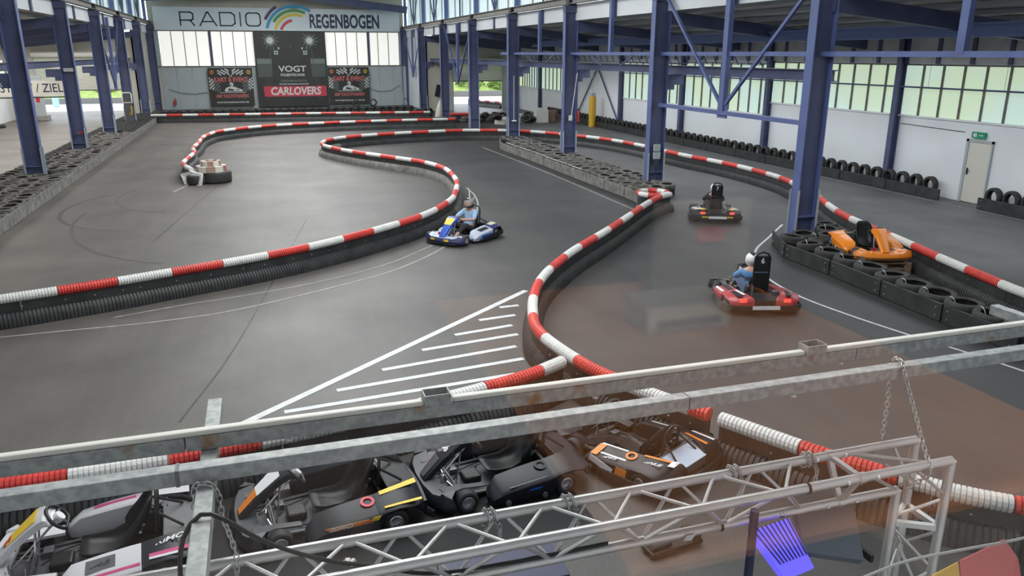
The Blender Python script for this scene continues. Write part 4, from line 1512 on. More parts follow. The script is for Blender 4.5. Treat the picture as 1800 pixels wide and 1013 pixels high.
def make_kart(label, loc, heading, nose='dark_body', nose_top='grey_body', panel='dark_body', pod='dark_body', arch='dark_body', deck='grey_body', hoop=0.62,
              pad_num=None, lights=False, stripes=(), z=0.0, group=None, cap=None, spare=True, wrap=True):
    h = Vector((*heading, 0)).normalized()
    rz = math.atan2(-h.x, h.y)
    k = empty('go_kart', (loc[0], loc[1], z), rz, label, 'go-kart', group)
    # floor tray and tubular frame
    MB().span((-0.33, -0.25, 0.045), (0.33, 0.86, 0.06)).build('floor_tray', 'grey_body', k)
    f = MB()
    for s in (-1, 1):
        f.tube([(s * 0.30, 0.92, 0.09), (s * 0.33, 0.55, 0.08), (s * 0.36, 0.1, 0.08), (s * 0.36, -0.3, 0.09), (s * 0.30, -0.75, 0.12)], 0.016, 6)
        f.tube([(s * 0.36, 0.15, 0.08), (s * 0.64, 0.12, 0.09), (s * 0.64, -0.3, 0.09), (s * 0.36, -0.32, 0.09)], 0.013, 6)
    f.tube([(-0.30, 0.92, 0.09), (0.30, 0.92, 0.09)], 0.016, 6)
    f.tube([(-0.33, 0.62, 0.10), (0.33, 0.62, 0.10)], 0.016, 6)
    f.tube([(-0.36, -0.3, 0.10), (0.36, -0.3, 0.10)], 0.016, 6)
    f.build('frame', 'kart_frame', k, smooth=40)
    MB().tube([(-0.52, 0.60, 0.13), (0.52, 0.60, 0.13)], 0.014, 6).build('front_axle', 'kart_frame', k)
    MB().tube([(-0.58, -0.55, 0.142), (0.58, -0.55, 0.142)], 0.02, 8).build('rear_axle', 'chrome', k)
    for s in (-1, 1):
        t = inst('tyre', KT_F, (s * 0.53, 0.60, 0.130), parent=k)
        inst('rim', RIM_F, parent=t)
        t = inst('tyre', KT_R, (s * 0.60, -0.55, 0.142), parent=k)
        inst('rim', RIM_R, parent=t)
    nf = inst('nose_fairing', fairing_mesh(nose, nose_top), parent=k)
    for s in (-1, 1):
        MB().loft([[(s * 0.31, 0.84, 0.19), (s * 0.50, 0.82, 0.22), (s * 0.50, 0.82, 0.245), (s * 0.31, 0.84, 0.225)],
                   [(s * 0.32, 0.62, 0.19), (s * 0.455, 0.62, 0.23), (s * 0.455, 0.62, 0.25), (s * 0.32, 0.62, 0.22)],
                   [(s * 0.34, 0.36, 0.17), (s * 0.45, 0.36, 0.20), (s * 0.45, 0.36, 0.22), (s * 0.34, 0.36, 0.20)]]).build('inner_fender', nose_top, nf)
    fp = inst('front_panel', panel_mesh(panel), parent=k)
    # steering
    MB().tube([(0, 0.80, 0.10), (0, 0.34, 0.555)], 0.012, 6).build('steering_column', 'chrome', k)
    for s in (-1, 1):
        MB().tube([(s * 0.12, 0.58, 0.08), (s * 0.13, 0.50, 0.60)], 0.011, 6).build('panel_strut', 'chrome', k)
    sw = empty('steering_wheel', (0, 0.325, 0.575))
    sw.parent = k
    sw.rotation_euler = (radians(48), 0, 0)
    ring = [(0.155 * cos(a) , 0.135 * max(-0.72, sin(a)), 0) for a in [2 * pi * q / 24 for q in range(24)]]
    MB().tube(ring, 0.017, 8, closed=True).build('wheel_rim', 'black_plastic', sw, smooth=60)
    sp = MB()
    for a in (pi * 0.05, pi * 0.95, pi * 1.5):
        sp.bar((0, 0, 0), (0.14 * cos(a), 0.1 * sin(a), 0), 0.03, 0.01)
    sp.build('spokes', 'grey_body', sw)
    MB().lathe([(0.0, 0.03), (0.05, 0.03), (0.055, 0.0), (0.05, -0.03), (0.0, -0.03)], 14, closed=False).build('hub_pad', 'decal_white' if pad_num is None else 'black_plastic', sw, smooth=40)
    for s in (-1, 1):
        p = MB()
        p.bar((s * 0.2, 0.82, 0.07), (s * 0.2, 0.77, 0.26), 0.014)
        p.box((s * 0.2, 0.765, 0.25), (0.07, 0.015, 0.09))
        p.build('pedal', 'chrome' if s < 0 else 'extinguisher', k)
    # seat, belts of the pods, engine
    s_ = inst('seat', SEAT, parent=k)
    md = s_.modifiers.new('shell', 'SOLIDIFY')
    md.thickness = 0.012
    for sx in (-1, 1):
        bt = MB()
        for y, zz in ((-0.36, 0.36), (-0.40, 0.43)):
            bt.tube([(sx * 0.205, y, zz), (sx * 0.222, y, zz)], 0.014, 8)
        bt.build('seat_bolts', 'chrome', s_)
    en = MB()
    en.box((0.30, -0.50, 0.20), (0.22, 0.26, 0.22))
    en.tube([(0.30, -0.50, 0.31), (0.30, -0.50, 0.37)], 0.07, 10)
    for q in range(5):
        en.box((0.30, -0.60 + q * 0.045, 0.33), (0.20, 0.015, 0.06))
    en.build('engine', 'kart_frame', k)
    MB().tube([(0.2, -0.62, 0.2), (0.0, -0.72, 0.2), (-0.25, -0.74, 0.2)], 0.05, 8).build('exhaust', 'kart_frame', k, smooth=50)
    MB().lathe([(0.03, -0.004), (0.085, -0.004), (0.085, 0.004), (0.03, 0.004)], 18, 'X').build('brake_disc', 'chrome', k, loc=(-0.24, -0.55, 0.142))
    for x0, x1 in ((-0.2, -0.28), (0.2, 0.26)):
        MB().tube(catmull([(x0, 0.78, 0.10), (x0 * 0.9, 0.5, 0.085), (x1, 0.2, 0.09), (x1 * 1.2, -0.2, 0.10)], 0.1), 0.008, 5).build('pedal_cable', 'black_plastic', k)
    MB().tube(catmull([(0.05, 0.55, 0.07), (0.16, 0.42, 0.075), (0.1, 0.3, 0.08), (0.24, 0.18, 0.08)], 0.08), 0.006, 5).build('loose_cable', 'black_plastic', k)
    MB().box((0.22, 0.50, 0.095), (0.12, 0.09, 0.07)).build('relay_box', 'kart_frame', k, bevel=0.008)
    for s in (-1, 1):
        MB().tube([(s * 0.06, 0.66, 0.13), (s * 0.45, 0.60, 0.135)], 0.009, 6).build('tie_rod', 'chrome', k)
    MB().box((-0.02, 0.36, 0.11), (0.22, 0.2, 0.09)).build('fuel_tank', 'black_plastic', k, bevel=0.02)
    pods, arches = {}, {}
    for s, nm in ((-1, 'L'), (1, 'R')):
        pods[nm] = inst('side_pod', pod_mesh(pod, s), parent=k)
        arches[nm] = inst('rear_arch', rear_arch_mesh(arch, s), parent=k)
        for y in (0.18, -0.26):
            MB().tube([(s * 0.705, y, 0.10), (s * 0.735, y, 0.10)], 0.032, 10).build('bumper_roller', 'grey_body', pods[nm])
    MB().add([(-0.38, -0.56, 0.355), (0.38, -0.56, 0.355), (0.24, -0.90, 0.30), (-0.24, -0.90, 0.30), (-0.38, -0.56, 0.335), (0.38, -0.56, 0.335), (0.24, -0.90, 0.20), (-0.24, -0.90, 0.20)],
             [(0, 1, 2, 3), (7, 6, 5, 4), (0, 4, 5, 1), (1, 5, 6, 2), (2, 6, 7, 3), (3, 7, 4, 0)]).build('rear_deck', deck, k, bevel=0.01)
    # bumper bars
    b = MB()
    path = [(-0.50, -0.93, 0.14), (-0.2, -0.96, 0.14), (0, -0.965, 0.14), (0.2, -0.96, 0.14), (0.50, -0.93, 0.14)] if not wrap else [(-0.735, 0.05, 0.09), (-0.755, -0.35, 0.11), (-0.755, -0.62, 0.13), (-0.70, -0.82, 0.14), (-0.5, -0.93, 0.14), (0, -0.965, 0.14), (0.5, -0.93, 0.14), (0.70, -0.82, 0.14), (0.755, -0.62, 0.13), (0.755, -0.35, 0.11), (0.735, 0.05, 0.09)]
    rings = []
    P = [Vector(p) for p in catmull(path, 0.12)]
    for i, p in enumerate(P):
        t = (P[min(len(P) - 1, i + 1)] - P[max(0, i - 1)]).normalized()
        n = Vector((t.y, -t.x, 0))
        rings.append([p + n * 0.012 + Vector((0, 0, -0.05)), p + n * 0.02, p + n * 0.012 + Vector((0, 0, 0.06)), p - n * 0.02 + Vector((0, 0, 0.06)), p - n * 0.02 + Vector((0, 0, -0.05))])
    b.loft(rings)
    b.build('rear_bumper', 'black_plastic', k, smooth=35)
    fb = MB()
    fb.tube([(-0.5, 0.96, 0.07), (-0.35, 1.02, 0.07), (0, 1.045, 0.07), (0.35, 1.02, 0.07), (0.5, 0.96, 0.07)], 0.016, 6)
    fb.build('front_bumper', 'black_plastic', k)
    # safety hoop behind the seat with padded head rest
    hp = MB()
    hh = hoop
    hp.tube([(-0.15, -0.50, 0.28), (-0.145, -0.53, hh - 0.08), (-0.10, -0.535, hh), (0, -0.537, hh + 0.035), (0.10, -0.535, hh), (0.145, -0.53, hh - 0.08), (0.15, -0.50, 0.28)], 0.02, 8)
    hp.tube([(-0.145, -0.52, 0.5), (-0.22, -0.75, 0.34)], 0.014, 6)
    hp.tube([(0.145, -0.52, 0.5), (0.22, -0.75, 0.34)], 0.014, 6)
    hp.build('safety_hoop', 'black_plastic', k, smooth=50)
    if hh > 0.8:
        pd = MB().box((0, -0.525, hh - 0.20), (0.27, 0.05, 0.32)).build('head_rest', 'black_plastic', k, bevel=0.02)
        MB().box((0, -0.54, hh - 0.53), (0.30, 0.03, 0.32)).build('back_plate', 'seat_black', k, bevel=0.015)
        if pad_num:
            text(pad_num, 0.14, 'decal_white', pd, (0, -0.553, hh - 0.14), (pi / 2, 0, 0), bold=0.003)
    if lights:
        for s in (-1, 1):
            MB().box((s * 0.42, -0.895, 0.29), (0.13, 0.04, 0.06)).build('tail_light', 'tail_light', k, bevel=0.01)
    if cap:
        g = MB().lathe([(0.045, 0.0), (0.075, 0.0), (0.075, 0.014), (0.045, 0.014)], 18)
        o = g.build('fuel_cap_ring', cap, pods['L'], loc=(-0.50, -0.30, 0.338))
        o.rotation_euler = (0, radians(-12), 0)
    for fn in stripes:
        fn(k, pods, arches, fp, nf)
    return k


def T(s, size, m, loc, rot, **kw):
    return lambda k, p, a, fp, nf: text(s, size, m, p['L'], loc, rot, **kw)


# local planes of the pod: left outer face x=-0.717, top slopes from inner (zi) to outer (zo)
ROT_L = (pi / 2, 0, -pi / 2)          # text readable from the left side


def side_stripe(m, y0, y1, z0, z1, dz=0.0, s=-1, skew=0.03):
    def fn(k, p, a, fp, nf):
        pts = [(s * 0.719, y0, z0 + dz), (s * 0.719, y1, z0), (s * 0.719, y1 - skew, z1), (s * 0.719, y0 - skew, z1 + dz)]
        strip(p['L' if s < 0 else 'R'], pts if s < 0 else pts[::-1], m)
    return fn


def top_stripe(m, y0, y1, u0, u1, s=-1, lift=0.004):
    """strip on the sloping pod top, u from 0 (inner edge) to 1 (outer edge)"""
    def P(y, u):
        zi = 0.325 + (-y) * 0.09 + lift
        return (s * (0.415 + 0.27 * u), y, zi - 0.062 * u)
    def fn(k, p, a, fp, nf):
        pts = [P(y0, u0), P(y1, u0), P(y1, u1), P(y0, u1)]
        strip(p['L' if s < 0 else 'R'], pts, m)
    return fn


def arch_stripe(m, y0, y1, u0, u1, s=-1):
    def P(y, u):
        t = (-y - 0.45) / 0.3
        zi = 0.378 + 0.008 * t + 0.006
        xi = 0.40 if y > -0.6 else 0.40 - (-y - 0.6) * 0.4
        return (s * (xi + (0.68 - xi) * u), y, zi - 0.048 * u)
    def fn(k, p, a, fp, nf):
        strip(a['L' if s < 0 else 'R'], [P(y0, u0), P(y1, u0), P(y1, u1), P(y0, u1)], m)
    return fn


def panel_stripe(m, t0, t1, w0=0.75, w1=0.75):
    st = [(0.94, 0.235, 0.085), (0.87, 0.31, 0.095), (0.74, 0.44, 0.11), (0.58, 0.575, 0.135), (0.49, 0.645, 0.165)]
    def at(t):
        i = min(3, int(t * 4))
        f = t * 4 - i
        a, b = st[i], st[i + 1]
        return [a[q] + (b[q] - a[q]) * f for q in range(3)]
    def fn(k, p, a_, fp, nf):
        a, b = at(t0), at(t1)
        n = Vector((0, b[1] - a[1], -(b[0] - a[0]))).normalized() * 0.006
        strip(fp, [(-a[2] * w0, a[0] + n.y, a[1] + n.z), (a[2] * w0, a[0] + n.y, a[1] + n.z), (b[2] * w1, b[0] + n.y, b[1] + n.z), (-b[2] * w1, b[0] + n.y, b[1] + n.z)], m, 'panel_decal')
    return fn


def panel_text(s, size, m, t, **kw):
    st = [(0.94, 0.235), (0.87, 0.31), (0.74, 0.44), (0.58, 0.575), (0.49, 0.645)]
    i = min(3, int(t * 4))
    f = t * 4 - i
    y, z = st[i][0] + (st[i + 1][0] - st[i][0]) * f, st[i][1] + (st[i + 1][1] - st[i][1]) * f
    def fn(k, p, a_, fp, nf):
        text(s, size, m, fp, (0, y + 0.007, z + 0.009), (radians(40), 0, pi), **kw)
    return fn


def pod_text(s, size, m, y, z, sd=-1, **kw):
    def fn(k, p, a, fp, nf):
        text(s, size, m, p['L' if sd < 0 else 'R'], (sd * 0.7225, y, z), ROT_L if sd < 0 else (pi / 2, 0, pi / 2), **kw)
    return fn


def top_text(s, size, m, y, u, sd=-1, **kw):
    def fn(k, p, a, fp, nf):
        z = 0.325 - y * 0.09 - 0.062 * u + 0.012
        text(s, size, m, p['L' if sd < 0 else 'R'], (sd * (0.415 + 0.27 * u), y, z), (0, radians(-12 if sd < 0 else 12), -pi / 2), **kw)
    return fn


def arch_text(s, size, m, y, u, sd=-1, **kw):
    def fn(k, p, a, fp, nf):
        text(s, size, m, a['L' if sd < 0 else 'R'], (sd * (0.40 + 0.28 * u), y, 0.392 - 0.048 * u), (0, radians(-9 if sd < 0 else 9), -pi / 2), **kw)
    return fn


PK = 'karts parked behind the rails'
kart1 = make_kart('parked kart with white and magenta bodywork at the lower left corner', (-1.83, 7.50), (-0.995, -0.10), 'white_body', 'white_body', 'white_body', 'white_body', 'dark_body', 'grey_body', 0.68, group=PK, wrap=False,
                  stripes=[side_stripe('dark_body', -0.36, 0.1, 0.08, 0.16, 0.03), side_stripe('decal_magenta', -0.36, 0.22, 0.17, 0.20, 0.05), top_stripe('decal_magenta', -0.36, 0.15, 0.86, 0.98), top_stripe('grey_body', -0.15, 0.1, 0.15, 0.7),
                           top_stripe('decal_magenta', -0.3, 0.1, 0.5, 0.75, 1), arch_stripe('decal_magenta', -0.44, -0.78, 0.75, 0.9), arch_stripe('white_body', -0.44, -0.7, 0.9, 1.0), arch_stripe('white_body', -0.45, -0.82, 0.05, 0.6, 1), arch_stripe('decal_magenta', -0.45, -0.8, 0.62, 0.8, 1),
                           panel_stripe('decal_yellow', 0.45, 0.97), panel_stripe('decal_red', 0.40, 0.52, 0.5, 0.4), arch_text('RiMO', 0.11, 'decal_white', -0.62, 0.25, shear=0.2, bold=0.002), pod_text('RiMO', 0.09, 'decal_white', 0.02, 0.12, shear=0.2), top_text('SiNUS', 0.07, 'dark_body', -0.02, 0.45)])
kart2 = make_kart('parked black kart with yellow and orange stripes, second from the left', (0.36, 7.68), (-0.993, -0.115), 'dark_body', 'grey_body', 'dark_body', 'dark_body', 'dark_body', 'black_plastic', 0.66, group=PK, wrap=False, cap='decal_red',
                  stripes=[side_stripe('decal_orange', -0.30, 0.14, 0.235, 0.275, -0.0, skew=-0.04), side_stripe('decal_yellow', -0.36, -0.28, 0.245, 0.285, 0.0), pod_text('RiMO', 0.062, 'decal_white', 0.02, 0.254, shear=0.2, sx=1.5, bold=0.001), pod_text('TWIN', 0.04, 'decal_red', -0.24, 0.258, sx=1.2),
                           arch_stripe('decal_yellow', -0.44, -0.86, 0.05, 0.25), arch_stripe('decal_yellow', -0.44, -0.84, 0.9, 1.0), panel_stripe('decal_orange', 0.05, 0.5, 0.6, 0.7), panel_stripe('decal_white', 0.5, 0.97, 0.8, 0.8)])
kart3 = make_kart('parked all-black kart with the number 06 on its nose panel', (2.32, 7.85), (-0.993, -0.115), 'dark_body', 'grey_body', 'dark_body', 'dark_body', 'dark_body', 'dark_body', 0.64, group=PK, wrap=False, cap='black_plastic',
                  stripes=[panel_stripe('grey_body', 0.03, 0.5, 0.55, 0.6), panel_text('06', 0.13, 'decal_white', 0.66, bold=0.006), side_stripe('decal_blue', -0.2, -0.06, 0.19, 0.21), panel_stripe('decal_orange', 0.86, 0.97, 0.5, 0.5), top_stripe('grey_body', -0.3, 0.15, 0.95, 1.0)])
kart4 = make_kart('parked kart with black, white and orange decals facing the barrier', (4.06, 7.76), (-0.46, 0.89), 'dark_body', 'dark_body', 'dark_body', 'black_plastic', 'dark_body', 'grey_body', 0.62, group=PK, cap='decal_orange',
                  stripes=[top_stripe('decal_orange', 0.12, 0.22, 0.1, 0.9), top_stripe('decal_white', -0.28, 0.1, 0.62, 0.72), top_stripe('decal_white', -0.2, 0.2, 0.02, 0.1), top_text('SiNUS', 0.08, 'decal_white', -0.08, 0.85, bold=0.002, shear=0.2),
                           arch_stripe('decal_orange', -0.44, -0.85, 0.05, 0.16), arch_stripe('decal_white', -0.78, -0.86, 0.02, 0.35), arch_text('SiNUS', 0.09, 'decal_white', -0.62, 0.42, bold=0.002, shear=0.2), side_stripe('decal_orange', -0.36, -0.2, 0.1, 0.26), side_stripe('decal_white', -0.15, 0.2, 0.2, 0.28, -0.08),
                           top_stripe('decal_white', -0.25, 0.15, 0.5, 0.62, 1), arch_stripe('decal_orange', -0.46, -0.82, 0.04, 0.18, 1), arch_stripe('decal_white', -0.46, -0.8, 0.6, 0.72, 1),
                           panel_stripe('decal_orange', 0.1, 0.6)])
kart4.scale = (0.95, 0.95, 0.95)
# silver print sheet on the rear deck of the fourth kart
strip(kart4, [(-0.30, -0.60, 0.353), (0.30, -0.60, 0.353), (0.22, -0.90, 0.315), (-0.22, -0.90, 0.315)], 'silver_body', 'deck_sheet')

RK = 'karts racing on the track'
kart_blue = make_kart('racing kart with blue and yellow nose panel in the S-bend', (4.98, 20.0), (-0.80, -0.60), 'navy_body', 'silver_body', 'decal_blue', 'silver_body', 'navy_body', 'dark_body', 0.80, group=RK,
                      stripes=[panel_stripe('decal_yellow', 0.6, 0.97, 0.9, 0.9), top_stripe('dark_body', -0.3, 0.05, 0.3, 0.8), arch_stripe('silver_body', -0.45, -0.75, 0.1, 0.6), arch_stripe('decal_yellow', -0.5, -0.7, 0.3, 0.5), side_stripe('decal_blue', -0.3, 0.15, 0.1, 0.2), top_stripe('decal_yellow', -0.2, 0.0, 0.1, 0.4, 1)])
for s in (-1, 1):
    strip(kart_blue, [(s * 0.30, 1.0, 0.19), (s * 0.16, 1.02, 0.19), (s * 0.16, 1.025, 0.13), (s * 0.30, 1.01, 0.13)][::s], 'decal_yellow', 'nose_decal')
kart_seven = make_kart('racing kart number 7 with white and yellow tail seen from behind', (12.95, 20.5), (0.41, 0.91), 'dark_body', 'grey_body', 'dark_body', 'dark_body', 'dark_body', 'dark_body', 1.10, '7', True, group=RK,
                       stripes=[arch_stripe('cream', -0.45, -0.70, 0.2, 0.85), arch_stripe('cream', -0.45, -0.70, 0.2, 0.85, 1), arch_stripe('decal_yellow', -0.66, -0.84, 0.02, 0.4), arch_stripe('decal_yellow', -0.66, -0.84, 0.02, 0.4, 1), top_stripe('white_body', -0.3, 0.1, 0.4, 0.9), top_stripe('white_body', -0.3, 0.1, 0.4, 0.9, 1)])
for s in (-1, 1):
    MB().box((s * 0.36, -0.972, 0.185), (0.17, 0.012, 0.035)).build('bumper_stripe', 'decal_yellow', kart_seven)
kart_six = make_kart('racing kart number 6 with red bodywork and glowing tail lights', (9.12, 12.85), (0.29, 0.957), 'dark_body', 'grey_body', 'dark_body', 'red_body', 'red_body', 'dark_body', 1.12, '6', True, group=RK,
                     stripes=[top_stripe('decal_white', -0.3, 0.2, 0.75, 0.95), top_stripe('dark_body', -0.3, 0.2, 0.1, 0.5), arch_stripe('dark_body', -0.5, -0.85, 0.3, 0.6), arch_stripe('decal_white', -0.45, -0.8, 0.1, 0.25), arch_stripe('dark_body', -0.5, -0.85, 0.3, 0.6, 1)])
for kk, mm in ((kart_seven, 'decal_white'), (kart_six, 'decal_white')):
    MB().box((0, -0.985, 0.175), (0.52, 0.012, 0.07)).build('bumper_plate', mm, kk)
kart_orange = make_kart('bright orange kart parked on wooden pallets', (13.42, 14.5), (-0.33, -0.944), 'orange_body', 'orange_body', 'orange_body', 'orange_body', 'orange_body', 'black_plastic', 0.60, z=0.292, spare=False, wrap=False)

# pallets under the orange kart
PAL = []


def pallet_parts():
    bl = MB().box((0, 0, 0), (0.10, 0.145, 0.078)).mesh('block', 'pallet_wood')
    top = MB().box((0, 0, 0), (0.10, 1.2, 0.02)).mesh('deck_board', 'pallet_wood')
    cr = MB().box((0, 0, 0), (0.80, 0.10, 0.02)).mesh('cross_board', 'pallet_wood')
    return bl, top, cr


PBL, PTOP, PCR = pallet_parts()


def pallet(x, y, z, rz, label):
    o = empty('wooden_pallet', (x, y, z), rz, label, 'pallet', 'pallets under the orange kart')
    for i in (-0.35, 0, 0.35):
        inst('bottom_board', PTOP, (i, 0, 0.010), parent=o)
        for j in (-0.53, 0, 0.53):
            inst('block', PBL, (i, j, 0.059), parent=o)
    for j in (-0.53, 0, 0.53):
        inst('cross_board', PCR, (0, j, 0.108), parent=o)
    for i in (-0.35, -0.18, 0, 0.18, 0.35):
        inst('deck_board', PTOP, (i, 0, 0.128), parent=o)


rzk = math.atan2(0.33, -0.944) + pi / 2
hk = Vector((-0.33, -0.944, 0))
for q, (d, nm) in enumerate(((0.55, 'front'), (-0.45, 'rear'))):
    c = Vector((13.42, 14.5, 0)) + hk * d
    for lv in range(2):
        pallet(c.x, c.y, 0.001 + lv * 0.142, rzk, 'weathered wooden pallet under the %s of the orange kart, %s of two' % (nm, ['lower', 'upper'][lv]))


# ================================================================== drivers
def skin_obj(name, verts, edges, radii, m, parent, root=0, sub=2):
    me = bpy.data.meshes.new(name)
    me.from_pydata(verts, edges, [])
    me.materials.append(M[m])
    o = bpy.data.objects.new(name, me)
    COL.objects.link(o)
    o.parent = parent
    md = o.modifiers.new('skin', 'SKIN')
    md.use_smooth_shade = True
    sv = me.skin_vertices[0].data
    for i, r in enumerate(radii):
        sv[i].radius = r if isinstance(r, tuple) else (r, r)
        sv[i].use_root = (i == root)
    ss = o.modifiers.new('sub', 'SUBSURF')
    ss.levels = ss.render_levels = sub
    return o


def driver(label, kart, shirt, trousers, helmet, lean=0.0, horns=False):
    """seated driver, hands on the steering wheel, feet on the pedals; built in the kart's own axes"""
    h = empty('person', kart.location, kart.rotation_euler.z, label, 'person')
    V = [(0, -0.22, 0.27), (0, -0.27, 0.42), (lean * 0.5, -0.30, 0.60), (lean, -0.29, 0.74), (lean, -0.275, 0.80), (lean, -0.255, 0.90)]
    R = [(0.155, 0.12), (0.14, 0.11), (0.165, 0.115), (0.10, 0.08), 0.055, 0.09]
    E_ = [(0, 1), (1, 2), (2, 3), (3, 4), (4, 5)]
    for s in (-1, 1):
        n = len(V)
        V += [(s * 0.18 + lean, -0.29, 0.70), (s * 0.30 + lean * 0.6, -0.06, 0.54), (s * 0.20, 0.18, 0.57), (s * 0.150, 0.29, 0.585)]
        R += [0.062, 0.047, 0.036, 0.03]
        E_ += [(3, n), (n, n + 1), (n + 1, n + 2), (n + 2, n + 3)]
        m_ = len(V)
        V += [(s * 0.12, -0.12, 0.25), (s * 0.21, 0.22, 0.43), (s * 0.20, 0.58, 0.20), (s * 0.20, 0.66, 0.12), (s * 0.20, 0.74, 0.17)]
        R += [0.092, 0.066, 0.045, 0.045, 0.035]
        E_ += [(0, m_), (m_, m_ + 1), (m_ + 1, m_ + 2), (m_ + 2, m_ + 3), (m_ + 3, m_ + 4)]
    body = skin_obj('body', V, E_, R, 'skin', h)
    # shirt: torso and sleeves a little wider than the body
    V2 = [(0, -0.20, 0.23), (0, -0.275, 0.42), (lean * 0.5, -0.30, 0.60), (lean, -0.29, 0.72)]
    R2 = [(0.185, 0.155), (0.170, 0.145), (0.185, 0.133), (0.12, 0.095)]
    E2 = [(0, 1), (1, 2), (2, 3)]
    for s in (-1, 1):
        n = len(V2)
        V2 += [(s * 0.18 + lean, -0.29, 0.70), (s * 0.27 + lean * 0.7, -0.13, 0.59), (s * 0.295 + lean * 0.6, -0.05, 0.545)]
        R2 += [0.08, 0.070, 0.062]
        E2 += [(3, n), (n, n + 1), (n + 1, n + 2)]
    skin_obj('shirt', V2, E2, R2, shirt, h)
    V3, R3, E3 = [(0, -0.22, 0.25)], [(0.165, 0.12)], []
    for s in (-1, 1):
        n = len(V3)
        V3 += [(s * 0.12, -0.12, 0.255), (s * 0.21, 0.22, 0.43), (s * 0.203, 0.50, 0.255)]
        R3 += [0.105, 0.080, 0.062]
        E3 += [(0, n), (n, n + 1), (n + 1, n + 2)]
    skin_obj('trousers', V3, E3, R3, trousers, h)
    for s in (-1, 1):
        sh = MB()
        sh.loft([[(s * 0.20 + a * 0.045, 0.60 + t * 0.20, 0.09 + t * 0.10 + b * (0.05 - t * 0.018)) for a, b in ((-1, -1), (1, -1), (1, 0.4), (0.6, 1), (-0.6, 1), (-1, 0.4))] for t in (0, 0.35, 0.75, 1.0)])
        sh.build('shoe', 'white_plastic' if horns else 'cloth_dark', h, smooth=60)
        # hand: palm and five fingers closed round the wheel rim
        hd = MB()
        c = Vector((s * 0.150, 0.30, 0.588))
        hd.tube([c + Vector((0, -0.04, -0.015)), c + Vector((0, 0.0, 0.0)), c + Vector((0, 0.03, 0.012))], [0.026, 0.036, 0.03], 8)
        for q in range(4):
            o_ = c + Vector((-s * 0.008, 0.022, -0.028 + q * 0.021))
            ln = (0.034, 0.040, 0.038, 0.030)[q]
            hd.tube([o_, o_ + Vector((s * 0.012, ln * 0.8, 0.008)), o_ + Vector((-s * 0.006, ln * 1.15, 0.0)), o_ + Vector((-s * 0.026, ln * 0.9, -0.006))], [0.0105, 0.010, 0.009, 0.008], 6)
        hd.tube([c + Vector((-s * 0.02, -0.012, 0.012)), c + Vector((-s * 0.042, 0.012, 0.02)), c + Vector((-s * 0.05, 0.035, 0.012))], [0.013, 0.011, 0.009], 6)
        hd.build('hand', 'skin', h, smooth=60)
    # helmet with visor opening and face behind it
    he = empty('helmet', (lean, -0.245, 0.93))
    he.parent = h
    rings = []
    for i in range(10):
        a = -0.95 + (pi / 2 + 0.95) * i / 9
        rr, zz = 0.135 * cos(a), 0.145 * sin(a)
        rings.append([(rr * cos(t) * 0.93, rr * sin(t) * 1.08 + (0.02 if zz < -0.03 else 0.0), zz) for t in [2 * pi * q / 20 for q in range(20)]])
    MB().loft(rings).build('shell', helmet, he, smooth=60)
    vis = []
    for zz, rr in ((-0.045, 0.134), (-0.01, 0.142), (0.035, 0.138)):
        vis.append([(rr * 0.95 * cos(t), rr * 1.09 * sin(t), zz) for t in [pi * (0.14 + 0.72 * q / 10) for q in range(11)]])
    MB().loft(vis, closed=False, cap=False).build('visor', 'skin' if horns else 'visor', he, smooth=60)
    if horns:
        for s in (-1, 1):
            e = MB()
            e.box((s * 0.045, 0.148, 0.012), (0.026, 0.012, 0.012))
            e.build('eye', 'cloth_dark', he)
        e = MB().add([(-0.014, 0.148, -0.03), (0.014, 0.148, -0.03), (0, 0.172, -0.026), (0, 0.15, 0.006)], [(0, 1, 2), (0, 2, 3), (1, 3, 2), (0, 3, 1)])
        e.build('nose', 'skin', he)
        MB().lathe([(0.126, -0.10), (0.140, -0.085), (0.140, -0.045), (0.128, -0.045)], 20).build('chin_guard', 'cloth_dark', he, smooth=50)
        MB().tube(smooth_pts([(0.0, -0.03, 0.135), (0.02, -0.04, 0.24), (0.01, -0.05, 0.32), (0.06, -0.06, 0.40)], 1), [0.022, 0.018, 0.014, 0.007], 6).build('feeler', 'white_plastic', he, smooth=60)
        MB().tube(smooth_pts([(-0.09, -0.06, 0.10), (-0.12, -0.08, 0.15), (-0.13, -0.10, 0.19)], 1), [0.014, 0.010, 0.005], 6).build('feeler', 'white_plastic', he, smooth=60)
        MB().tube([(-0.06, 0.08, 0.105), (0.0, 0.1, 0.125), (0.06, 0.08, 0.105)], 0.02, 6).build('trim', 'cloth_dark', he, smooth=60)
    else:
        MB().loft([[(0.05 * cos(t), -0.03 + 0.09 * sin(t), zz) for t in [2 * pi * q / 10 for q in range(10)]] for zz in (0.132, 0.15)]).build('crest', 'cloth_dark', he, smooth=60)
    return h


driver('driver in a light blue shirt wearing a helmet with bent feelers', kart_blue, 'shirt_light_blue', 'cloth_dark', 'helmet_grey', horns=True)
driver('driver in dark clothes mostly hidden behind head rest number 7', kart_seven, 'cloth_dark', 'cloth_dark', 'helmet_white', lean=-0.05)
driver('driver in a blue shirt with white helmet on the red kart', kart_six, 'shirt_blue', 'cloth_jeans', 'helmet_white', lean=-0.12)
